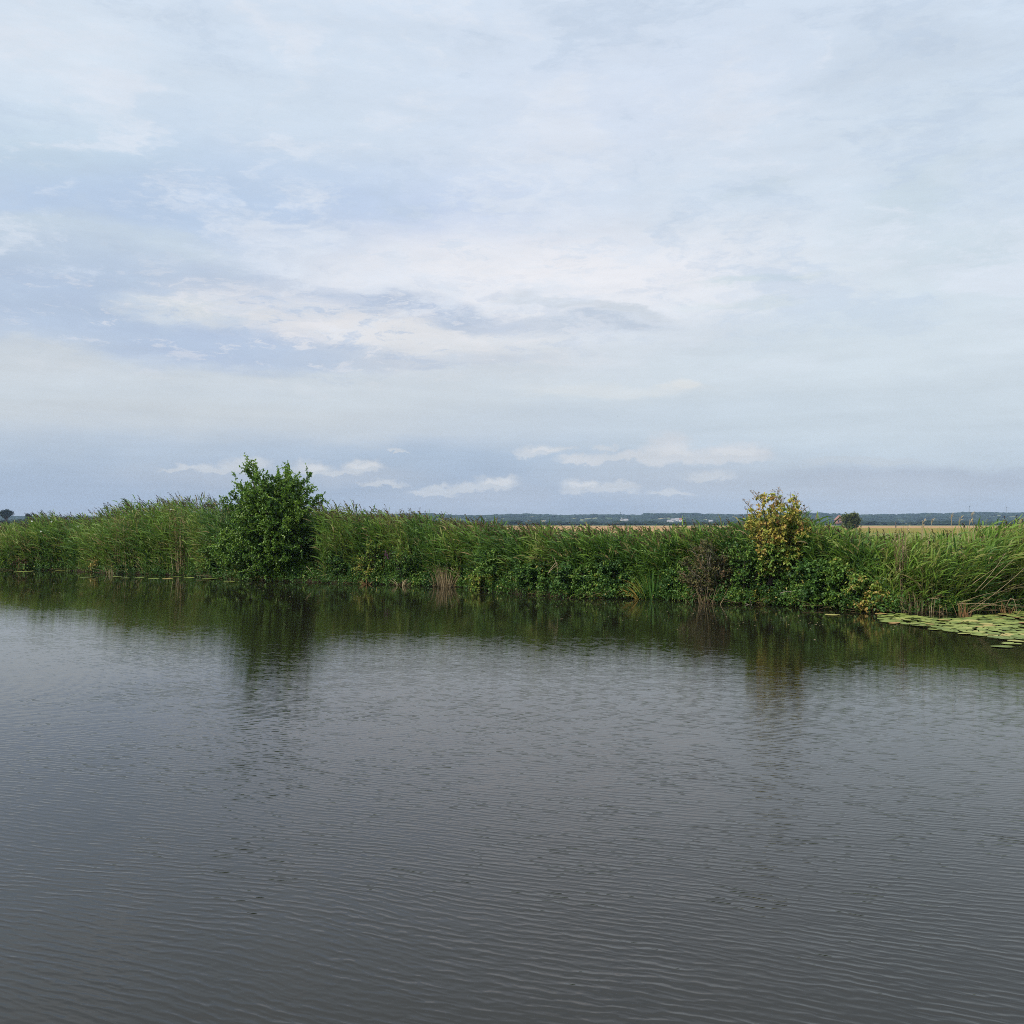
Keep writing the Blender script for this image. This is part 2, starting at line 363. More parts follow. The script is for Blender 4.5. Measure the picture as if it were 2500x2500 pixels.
# ground: one sheet from the waterline to the foot of the hills and beyond
xs = np.concatenate([np.linspace(-95, -30, 30), np.linspace(-29, 20, 160), np.linspace(21, 70, 24)])
offs = np.array([-1.5, -0.5, 0, 0.25, 0.5, 1, 1.5, 2.5, 4, 7, 12, 20, 35, 60, 100, 170, 280, 450, 700, 1000, 1500, 2200, 3200])
GXm = xs[:, None] * (1 + offs[None, :].clip(0) / 90)
GYm = bankY(xs)[:, None] + offs[None, :] - np.where(offs[None, :] > 300, bankY(xs)[:, None] * 0.5, 0)
GXm = np.clip(GXm, -2450, 2450)
jit = (np.sin(xs * 3.1) + np.sin(xs * 7.7 + 1)) * 0.08
GYm = GYm + jit[:, None] * (offs[None, :] < 3)
GZm = np.broadcast_to(groundz(offs)[None, :], GXm.shape) + 0.03 * np.sin(GXm * 2.3) * (offs[None, :] > 0.2) * (offs[None, :] < 10)
mb = MB(); nx, ny = GXm.shape
idx = np.arange(nx * ny).reshape(nx, ny)
mb.add(np.stack([GXm, GYm, GZm], -1), np.stack([idx[:-1, :-1], idx[1:, :-1], idx[1:, 1:], idx[:-1, 1:]], -1))
m, t, b = base_mat('meadow_and_stubble')
geo = t.new('ShaderNodeNewGeometry'); pos = geo.outputs['Position']; X, Y, Z = t.sep(pos)
wob = t.m('MULTIPLY', t.m('SUBTRACT', t.noise(pos, 0.012, 4.0), 0.5), 160.0)
wheat = t.ss(t.m('ADD', Y, t.m('ADD', wob, t.m('MULTIPLY', X, -0.35))), 175, 195)
right = t.ss(t.m('ADD', X, t.m('MULTIPLY', Y, -0.22)), -10, 15)
fine = t.noise(t.vm('MULTIPLY', pos, (0.05, 0.02, 1)), 6.0, 6.0, 0.7)
meadow = t.ramp(fine, [(0.3, (0.085, 0.12, 0.03)), (0.55, (0.16, 0.17, 0.045)), (0.75, (0.26, 0.21, 0.07))])
stub = t.ramp(fine, [(0.3, (0.27, 0.17, 0.08)), (0.6, (0.36, 0.22, 0.10)), (0.8, (0.30, 0.19, 0.08))])
gold = t.ramp(fine, [(0.3, (0.10, 0.12, 0.02)), (0.55, (0.20, 0.16, 0.028)), (0.75, (0.29, 0.18, 0.04))])
rgt = t.mix(t.ss(t.m('ADD', Y, wob), 430, 520), gold, stub)
c = t.mix(wheat, meadow, t.mix(right, stub, rgt))
c = t.mix(t.ss(Y, 850, 980), c, (0.07, 0.10, 0.035, 1))
soil = t.ss(Z, 0.36, 0.15)
c = t.mix(soil, c, (0.035, 0.026, 0.016, 1))
t.l.new(c, b.inputs['Base Color']); b.inputs['Roughness'].default_value = 0.95; b.inputs['Specular IOR Level'].default_value = 0.1
tag(mb.build('ground', m, smooth=True), kind='structure')

# ------------------------------------------------------------------ water
mb = MB()
mb.add([[-120, -60, 0], [120, -60, 0], [120, 110, 0], [-120, 110, 0]], [[0, 1, 2, 3]])
m, t, b = base_mat('river_water')
grp = bpy.data.node_groups.new('ripple_height', 'ShaderNodeTree')
grp.interface.new_socket('P', in_out='INPUT', socket_type='NodeSocketVector')
grp.interface.new_socket('H', in_out='OUTPUT', socket_type='NodeSocketFloat')
g = NT(grp); gi = g.new('NodeGroupInput'); go = g.new('NodeGroupOutput')
p0 = gi.outputs[0]
wv = g.vm('SUBTRACT', g.noise(p0, 0.16, 2.0, 0.5, True), (0.5, 0.5, 0.5))
p = g.vm('SCALE', g.vm('ADD', p0, g.vm('MULTIPLY', wv, (1.1, 1.1, 0))), sc_=1.5)
def layer(theta, lk, lc, amp, detail, z):
    c_, s_ = math.cos(theta), math.sin(theta)
    x, y, _ = g.sep(p)
    u = g.m('ADD', g.m('MULTIPLY', x, c_), g.m('MULTIPLY', y, -s_))     # along the crest
    v = g.m('ADD', g.m('MULTIPLY', x, s_), g.m('MULTIPLY', y, c_))      # across the crest
    n = g.noise(g.xyz(g.m('DIVIDE', u, lc), g.m('DIVIDE', v, lk), z), 1.0, detail, 0.5)
    return g.m('MULTIPLY', g.m('SUBTRACT', n, 0.5), amp)
def train(theta, lam, amp, z, fm):
    c_, s_ = math.cos(theta), math.sin(theta); x, y, _ = g.sep(p)
    u = g.m('ADD', g.m('MULTIPLY', x, c_), g.m('MULTIPLY', y, -s_)); v = g.m('ADD', g.m('MULTIPLY', x, s_), g.m('MULTIPLY', y, c_))
    ph = g.m('MULTIPLY', g.noise(g.xyz(g.m('MULTIPLY', u, 2.6), g.m('MULTIPLY', v, 3.2), z), 1.0, 2.0, 0.55), fm)
    env = g.ss(g.noise(g.xyz(g.m('MULTIPLY', u, 2.4), g.m('MULTIPLY', v, 2.6), z + 3.3), 1.0, 1.0), 0.32, 0.64, 0.32, 0.92)
    w_ = g.m('SINE', g.m('ADD', g.m('MULTIPLY', v, 2 * math.pi / lam), ph))
    w_ = g.m('ADD', w_, g.m('MULTIPLY', g.m('MULTIPLY', w_, w_), 0.5))          # sharper crests, flatter troughs
    return g.m('MULTIPLY', g.m('MULTIPLY', w_, env), amp)
h = g.m('ADD', layer(R(20), 0.085, 0.20, 0.0034, 1.0, 0.0), layer(R(8), 0.13, 0.34, 0.0030, 0.0, 5.0))
h = g.m('ADD', h, train(R(17), 0.125, 0.00165, 2.0, 9.0))
h = g.m('ADD', h, layer(R(-30), 0.12, 0.34, 0.0032, 1.0, 9.0))
h = g.m('ADD', h, train(R(26), 0.083, 0.00056, 7.0, 10.0))
h = g.m('ADD', h, layer(R(12), 0.75, 2.0, 0.008, 0.0, 14.0))
g.l.new(g.m('MULTIPLY', h, 0.66), go.inputs[0])
geo = t.new('ShaderNodeNewGeometry'); pos = geo.outputs['Position']; X, Y, Z = t.sep(pos)
def hh(v):
    n = t.new('ShaderNodeGroup'); n.node_tree = grp; t.l.new(v, n.inputs[0]); return n.outputs[0]
e = 0.005
h0 = hh(pos); hx = hh(t.vm('ADD', pos, (e, 0, 0))); hy = hh(t.vm('ADD', pos, (0, e, 0)))
q = t.m('SUBTRACT', t.m('SUBTRACT', 36.0, t.m('MULTIPLY', X, 0.62)), Y)      # distance off the far bank
q = t.m('ADD', q, t.m('MULTIPLY', t.m('SUBTRACT', t.noise(t.vm('MULTIPLY', pos, (0.35, 1.0, 1)), 0.35, 3.0), 0.5), 7.0))
calm = t.m('ADD', t.ss(q, 9.0, 19.0, 0.10, 0.47), t.ss(q, 20, 32, 0.0, 0.70))
patch = t.ss(t.noise(t.vm('MULTIPLY', pos, (0.5, 1.0, 1)), 0.13, 3.0, 0.55), 0.34, 0.64, 0.7, 1.08)
lef = t.ss(t.m('ADD', X, t.m('MULTIPLY', Y, 0.10)), -8.0, 2.0, 0.62, 1.0)
amp = t.m('MULTIPLY', t.m('MULTIPLY', calm, patch), lef)
sx = t.m('MULTIPLY', t.m('DIVIDE', t.m('SUBTRACT', h0, hx), e), amp)
sy = t.m('MULTIPLY', t.m('DIVIDE', t.m('SUBTRACT', h0, hy), e), amp)
N = t.vm('NORMALIZE', t.xyz(sx, sy, 1.0))
b.inputs['Base Color'].default_value = (0.0110, 0.0100, 0.0060, 1)
b.inputs['Roughness'].default_value = 0.02; b.inputs['IOR'].default_value = 1.333
t.l.new(N, b.inputs['Normal'])
tag(mb.build('water', m), kind='structure')

# ------------------------------------------------------------------ hills far behind the fields
sil = [(-400, 1262), (0, 1262), (60, 1262), (110, 1264), (350, 1263), (830, 1258), (950, 1258), (1030, 1255), (1100, 1259), (1180, 1261), (1205, 1258), (1300, 1257), (1370, 1260), (1450, 1258),
       (1560, 1260), (1585, 1256), (1680, 1255), (1750, 1258), (1860, 1258), (1960, 1253), (2000, 1255), (2100, 1259), (2200, 1257), (2300, 1255), (2400, 1252), (2500, 1255), (2900, 1256)]
HY = 2900.0
sx_ = np.array([(a - 1250) / F * HY for a, _ in sil]); sz_ = np.array([P(a, b_, HY)[2] for a, b_ in sil])
CR = 2.5                                  # the crowns on the ridge add this much
hxs = np.arange(-2300, 2301, 14.0); hys = np.array([1950, 2050, 2150, 2300, 2450, 2600, 2750, 2900, 3000, 3100.0])
prof = np.array([0.0, 0.02, 0.10, 0.32, 0.42, 0.62, 0.85, 1.0, 0.95, 0.7])
HX, HYm = np.meshgrid(hxs, hys, indexing='ij')
def hillz(x, y):
    s = np.interp(x, sx_, sz_) - CR - GZ
    k = np.interp(y, hys, prof)
    return GZ - 0.3 + s * k + 1.8 * np.sin(x * 0.011 + y * 0.006) * k * (1 - k) * 3
HZm = hillz(HX, HYm)
mb = MB(); idx = np.arange(HX.size).reshape(HX.shape)
mb.add(np.stack([HX, HYm, HZm], -1), np.stack([idx[:-1, :-1], idx[1:, :-1], idx[1:, 1:], idx[:-1, 1:]], -1))
m, t, b = base_mat('hill_fields')
geo = t.new('ShaderNodeNewGeometry'); pos = geo.outputs['Position']
v = t.new('ShaderNodeTexVoronoi'); t.l.new(t.vm('MULTIPLY', pos, (0.008, 0.005, 0)), v.inputs['Vector']); v.inputs['Scale'].default_value = 1.0
cv = t.sep(v.outputs['Color'])[0]
t.l.new(t.ramp(cv, [(0.0, (0.06, 0.09, 0.035)), (0.5, (0.10, 0.13, 0.05)), (0.8, (0.24, 0.21, 0.11)), (1.0, (0.36, 0.29, 0.17))]), b.inputs['Base Color'])
b.inputs['Roughness'].default_value = 0.95; b.inputs['Specular IOR Level'].default_value = 0.1
tag(mb.build('hills', m, smooth=True), kind='structure')
# woodland on the hills
def ico_unit():
    import bmesh
    bm = bmesh.new(); bmesh.ops.create_icosphere(bm, subdivisions=2, radius=1)
    v = np.array([x.co[:] for x in bm.verts]); f = np.array([[l.index for l in q.verts] for q in bm.faces]); bm.free()
    return v, f
IV, IF = ico_unit()
def crowns(mb, cen, rad, tint):
    N = len(cen); n = len(IV)
    lump = 1 + 0.22 * rng.normal(size=(N, n, 1)).clip(-1.3, 1.3)
    v = cen[:, None, :] + IV[None] * rad[:, None, :] * lump
    q = np.concatenate([IF, IF[:, 2:3]], 1)
    # keep to quads: each triangle as a quad with its edge midpoint
    tri = v[:, IF]                                          # N,f,3,3
    mid = (tri[:, :, 2] + tri[:, :, 0]) / 2
    qv = np.concatenate([tri, mid[:, :, None]], 2)          # N,f,4,3
    M_ = N * len(IF)
    mb.add(qv.reshape(-1, 3), np.arange(M_ * 4).reshape(-1, 4), np.repeat(tint, len(IF) * 4))
NW = 5200
wx = rng.uniform(-1900, 1900, NW); wy = rng.choice([2150, 2300, 2450, 2600, 2750, 2890, 2905], NW) + rng.normal(0, 35, NW)
wy = wy.clip(2080, 2960)
clump = np.sin(wx * 0.013 + wy * 0.02) + np.sin(wx * 0.029 - wy * 0.011 + 2) + 0.7 * np.sin(wx * 0.061 + 1)
keep = (wy > 2840) | (clump > -0.55) | (rng.random(NW) < 0.15)
wx, wy = wx[keep], wy[keep]
wr = rng.uniform(6, 11, len(wx)); big = rng.random(len(wx)) < 0.06; wr[big] *= 1.3
cen = np.stack([wx, wy, hillz(wx, wy) + 1.2], 1)
rad = np.stack([wr * 1.35, wr * 1.2, rng.uniform(3.4, 5.2, len(wx)) * (1 + 0.3 * big)], 1)
mbw = MB(); crowns(mbw, cen, rad, np.clip(0.45 + 0.2 * rng.normal(size=len(wx)), 0, 1).astype(np.float32))
M['far'] = leaf_mat('far_woodland', [(0.0, (0.010, 0.020, 0.014)), (0.6, (0.020, 0.036, 0.022)), (1.0, (0.05, 0.07, 0.035))], 0.0, 0.9, 0.1)
tag(mbw.build('far_woodland', M['far']), 'dark wooded slopes of the low hills on the horizon', 'woodland', kind='stuff')
# low tree line at the far edge of the fields
NW = 520
wx = rng.uniform(-900, 900, NW); wy = rng.uniform(1180, 1300, NW)
wr = rng.uniform(3, 7, NW)
cen = np.stack([wx, wy, GZ + wr * 0.3], 1); rad = np.stack([wr * 1.8, wr, wr * rng.uniform(0.3, 0.6, NW)], 1)
mbw = MB(); crowns(mbw, cen, rad, np.full(NW, 0.4, np.float32))
tag(mbw.build('far_hedgerow', M['far']), 'low dark scrub along the far edge of the tan field', 'hedgerow', kind='stuff')

# ------------------------------------------------------------------ far buildings and masts
def house(px, py, Yd, wd, ht, label, roof='tile', dp=8.0, turn=0.0, group='houses on the far hills', rf=0.45, gable_front=False, wall='render'):
    c = P(px, py, Yd); r = root('house', (c[0], c[1], c[2]))
    wmb = MB(); box(wmb, (c[0], c[1], c[2] + ht / 2 - 0.6), (wd, dp, ht + 1.2)); wmb.build('wall', M[wall], r)
    rm = MB(); z0 = c[2] + ht; hw = wd / 2 + 0.4; hd = dp / 2 + 0.4; rh = ht * rf + 1.5
    if gable_front: V = [[-hw, -hd, 0], [hw, -hd, 0], [hw, hd, 0], [-hw, hd, 0], [0, -hd, rh], [0, hd, rh]]; Q = [[0, 3, 5, 4], [1, 4, 5, 2], [0, 4, 1, 1], [3, 2, 5, 5], [0, 1, 2, 3]]
    else: V = [[-hw, -hd, 0], [hw, -hd, 0], [hw, hd, 0], [-hw, hd, 0], [-hw, 0, rh], [hw, 0, rh]]; Q = [[0, 1, 5, 4], [2, 3, 4, 5], [0, 4, 3, 3], [1, 2, 5, 5], [0, 3, 2, 1]]
    V = np.array(V, float) + [c[0], c[1], z0 + 0.01]
    me = bpy.data.meshes.new('roof'); me.from_pydata([tuple(v - np.array(r.location)) for v in V], [], [tuple(dict.fromkeys(q)) for q in Q])
    me.materials.append(M[roof]); link(bpy.data.objects.new('roof', me), r)
    for i in range(2):
        wn = MB(); box(wn, (c[0] + (i - 0.5) * wd * 0.5, c[1] - dp / 2 - 0.03, c[2] + ht * 0.55), (1.3, 0.1, 1.5)); wn.build('window', M['glass'], r)
    r.rotation_euler.z = turn
    return tag(r, label, 'house', group)
HG = 2080.0
house(1518, 1280, HG, 5.5, 8.5, 'tall narrow white house at the foot of the hills near the middle', 'slate', 6, gable_front=True)
house(1528, 1275, HG + 60, 9, 4, 'low white house up the slope just behind the tall narrow white one', 'slate')
house(1548, 1281, HG, 7, 3.2, 'pair of windows white bungalow right of the tall narrow white house', 'slate')
house(1562, 1281.5, HG - 15, 5, 3, 'tiny white cottage standing alone at the edge of the tan field', 'slate')
house(1634, 1280, HG, 9, 5.2, 'leftmost white house of the village left of the yellow tree', 'slate')
house(1643, 1276, HG + 60, 8, 5, 'white house with grey roof in the middle of the far village', 'slate', turn=0.3)
house(1653, 1274, HG + 90, 8, 4.5, 'white house highest on the slope in the far village', 'slate', turn=-0.2)
house(1663, 1273.5, HG + 110, 7, 4, 'rightmost white house of the far village on the hillside', 'tile')
house(1379, 1281, HG, 6, 2.6, 'low white farm building behind reed plumes left of the tan field middle', 'slate')
house(1350, 1281, HG, 5, 2.4, 'smallest low white shed at the left end of the visible tan field', 'slate')
house(1735, 1277, HG + 50, 7, 3.5, 'white house alone between the far village and the yellow tree', 'slate')
house(2049, 1277, 1000, 7.5, 3.0, 'house with a large salmon red roof half hidden behind the lone round tree', 'salmon', 7, group=None, rf=1.0, gable_front=True, wall='salmon')

def mast(px, py_top, py_base, Yd, label):
    c = P(px, py_base, Yd); tpt = P(px, py_top, Yd); H = tpt[2] - c[2]
    r = root('lattice_mast', c); mbm = MB(); hw = 1.5
    for i in (-1, 1):
        for j in (-1, 1):
            tubes(mbm, [[[c[0] + i * hw, c[1] + j * hw, c[2] - 3], [c[0] + i * hw * 0.5, c[1] + j * hw * 0.5, c[2] + H]]], 0.16)
    n = 9
    for k in range(n):
        z1, z2 = c[2] + H * k / n, c[2] + H * (k + 1) / n; s1 = hw * (1 - 0.5 * k / n); s2 = hw * (1 - 0.5 * (k + 1) / n)
        for j in (-1, 1):
            tubes(mbm, [[[c[0] - s1, c[1] + j * s1, z1], [c[0] + s2, c[1] + j * s2, z2]], [[c[0] + s1, c[1] + j * s1, z1], [c[0] - s2, c[1] + j * s2, z2]]], 0.11)
    mbm.build('tower', M['steel'], r)
    pm = MB(); box(pm, (c[0], c[1], c[2] + H - 0.3), (4.2, 4.2, 0.5))
    for i in (-1, 1): box(pm, (c[0] + i * 1.8, c[1] - 1.8, c[2] + H - 1.8), (0.5, 0.4, 2.2))
    pm.build('platform', M['steel'], r)
    return tag(r, label, 'mast')
mast(2366.5, 1235, 1256, 2900, 'grey lattice mast with a wide top on the hill ridge')
mast(2457, 1237, 1256, 3050, 'slimmer fainter mast on the ridge right of the wide topped mast')
mast(1515, 1250, 1260, 3050, 'tiny thin mast on the ridge above the tall narrow white house')
# church spire
c = P(1448, 1262, 2900); r = root('church_tower', c); mbm = MB(); box(mbm, (c[0], c[1], c[2] + 2), (4, 4, 10)); mbm.build('tower', M['slate'], r)
mbm = MB(); tubes(mbm, [[[c[0], c[1], c[2] + 6.99], [c[0], c[1], c[2] + 12]]], np.array([[2.8, 0.1]]), S=4); mbm.build('spire', M['slate'], r)
tag(r, 'dark church tower with a pointed spire poking above the ridge', 'church tower')

# ------------------------------------------------------------------ trees and shrubs
def inpoly(px, py, poly):
    poly = np.asarray(poly, float); ins = np.zeros(len(px), bool); j = len(poly) - 1
    for i in range(len(poly)):
        xi, yi = poly[i]; xj, yj = poly[j]
        cnd = ((yi > py) != (yj > py)) & (px < (xj - xi) * (py - yi) / (yj - yi + 1e-12) + xi)
        ins ^= cnd; j = i
    return ins
def curve(a, b, sag, K=6):
    """N curved limbs from a to b, rising first"""
    s = np.linspace(0, 1, K)[None, :, None]; a = a[:, None]; b = b[:, None]
    mid = a * 0.5 + b * 0.5 + sag[:, None]
    return (1 - s) ** 2 * a + 2 * s * (1 - s) * mid + s ** 2 * b
def plant(name, poly, base_px, Yd, dr, n_limb, leaf, tint, leafmat, barkmat, label, cat, twigs=8, per=14, twl=0.4, r0=0.06, group=None, holes=(), tips=(), tsd=0.13, trunk='trunk', hang=0.0, stems=5, upd=0.35, bare=0.0):
    poly = np.array(poly, float)
    bx = np.asarray(base_px, float); bp = P(bx[0], bx[1], Yd)
    base_c = np.array([bp[0], Yd, max(bp[2], 0.0)])
    r = root(name, base_c)
    px = rng.uniform(poly[:, 0].min(), poly[:, 0].max(), n_limb * 30); py = rng.uniform(poly[:, 1].min(), poly[:, 1].max(), n_limb * 30)
    ok = inpoly(px, py, poly)
    for hx_, hy_, hr in holes: ok &= (px - hx_) ** 2 + (py - hy_) ** 2 > hr ** 2
    px, py = px[ok][:n_limb], py[ok][:n_limb]
    if len(tips): px = np.concatenate([px, [q[0] for q in tips]]); py = np.concatenate([py, [q[1] for q in tips]])
    cx = poly[:, 0].mean(); hw = (poly[:, 0].max() - poly[:, 0].min()) / 2
    yo = rng.uniform(-1, 1, len(px)) * dr * np.sqrt(np.clip(1 - ((px - cx) / hw) ** 2 * 0.8, 0.1, 1))
    tip = P(px, py, Yd + yo)
    nst = stems; sb = base_c + np.stack([rng.normal(0, 0.25 * min(1, dr), nst), rng.normal(0, 0.2 * min(1, dr), nst), np.zeros(nst)], 1)
    a = sb[rng.integers(0, nst, len(tip))]
    # limbs leave the stem at some height
    hfrac = rng.uniform(0.0, 0.35, len(tip))[:, None]
    sag = np.zeros_like(tip); sag[:, 2] = np.abs(tip[:, 2] - a[:, 2]) * 0.18 + 0.05
    sag[:, :2] = rng.normal(0, 0.08, (len(tip), 2))
    cv = curve(a, tip, sag, 7)
    wood = MB(); Ls = np.linalg.norm(tip - a, axis=1)
    rr = (r0 * np.clip(Ls / Ls.max(), 0.35, 1))[:, None] * np.linspace(1, 0.12, 7)[None]
    tubes(wood, cv, rr, 0.5, 5)
    lv = MB()
    # twigs
    n = len(tip); T = n * twigs
    li = np.repeat(np.arange(n), twigs); s = 1 - rng.beta(1.1, 2.2, T) * 0.75
    k = np.clip(s * 6, 0, 5.999); k0 = k.astype(int); fr = (k - k0)[:, None]
    tb = cv[li, k0] * (1 - fr) + cv[li, k0 + 1] * fr
    tan = nrm(cv[li, k0 + 1] - cv[li, k0])
    td = nrm(tan * 0.7 + rng.normal(size=(T, 3)) * 0.75 + [0, 0, upd])
    tl = twl * rng.uniform(0.5, 1.2, T)
    tp = [tb]; p_ = tb
    for q_ in range(3):
        p_ = p_ + nrm(td + np.array([0, 0, -hang]) * (q_ + 0.3)) * (tl / 3)[:, None]; tp.append(p_)
    tp = np.stack(tp, 1)
    tubes(wood, tp, np.array([[0.009, 0.007, 0.005, 0.003]]) * (r0 / 0.06) ** 0.5, 0.6, 3)
    keepT = rng.random(T) >= bare
    tpl = tp[keepT]; tbase = rng.normal(0, tsd * 0.6, n)[li][keepT] + rng.normal(0, tsd * 0.5, len(tpl))
    Lf = len(tpl) * per; ti = np.repeat(np.arange(len(tpl)), per)
    s = rng.uniform(0.15, 1.05, Lf); k = np.clip(s * 3, 0, 2.999); k0 = k.astype(int); fr = (k - k0)[:, None]
    lb = tpl[ti, k0] * (1 - fr) + tpl[ti, k0 + 1] * fr; tdir = nrm(tpl[ti, k0 + 1] - tpl[ti, k0])
    ld = nrm(tdir * 0.5 + rng.normal(size=(Lf, 3)) * 0.8 + [0, 0, -0.15 - hang * 0.5])
    up = nrm(rng.normal(size=(Lf, 3)) * 0.55 + [-0.1, -0.25, 0.9])
    keepL = lb[:, 2] > 0.02
    sz = leaf * rng.uniform(0.6, 1.25, Lf)
    tt = np.clip(tint + tbase[ti] + rng.normal(0, tsd * 0.6, Lf), 0, 1)
    leaves(lv, lb[keepL], ld[keepL], up[keepL], sz[keepL], sz[keepL] * 0.62, tt[keepL])
    wood.build(trunk, barkmat, r, True); lv.build('crown' if cat == 'tree' else 'foliage', leafmat, r)
    return tag(r, label, cat, group)

def depth(px, off=0.6): return float(at_px(px, off)[1])

# the big green tree leaning over the water
plant('leafy_tree', [(608, 1150), (625, 1150), (655, 1175), (690, 1165), (705, 1152), (725, 1170), (748, 1172), (755, 1195), (745, 1225), (752, 1250), (742, 1290), (745, 1330), (755, 1370), (750, 1400),
                     (660, 1408), (590, 1402), (550, 1380), (520, 1350), (550, 1300), (575, 1265), (572, 1230), (590, 1200), (625, 1185)],
      (668, 1412), depth(668, 0.9), 1.7, 235, 0.10, 0.66, M['tree'], M['bark'], 'large dark green leafy tree rising from the reed bank, its branches down to the water', 'tree', twigs=17, per=19, twl=0.46, r0=0.035, tsd=0.24, upd=0.28,
      tips=[(604, 1130), (603, 1133), (612, 1140), (625, 1150), (640, 1160), (703, 1142), (706, 1148), (699, 1160), (752, 1160), (765, 1178), (786, 1212), (770, 1220), (578, 1172), (583, 1185), (562, 1198), (552, 1216), (548, 1222), (565, 1240), (735, 1175), (755, 1235)] + [(float(a_), float(b_)) for a_, b_ in zip(rng.uniform(610, 760, 46), rng.uniform(1158, 1250, 46)) if b_ > 1150 + abs(a_ - 690) * 0.35], hang=0.04)
plant('leafy_shrub', [(490, 1335), (530, 1320), (560, 1345), (560, 1395), (520, 1405), (490, 1385)], (530, 1405), depth(530, 0.5), 0.8, 26, 0.10, 0.58, M['green'], M['bark'],
      'rounded leafy shrub at the water to the left of the large green tree', 'shrub', twigs=10, per=14, twl=0.35, r0=0.03)
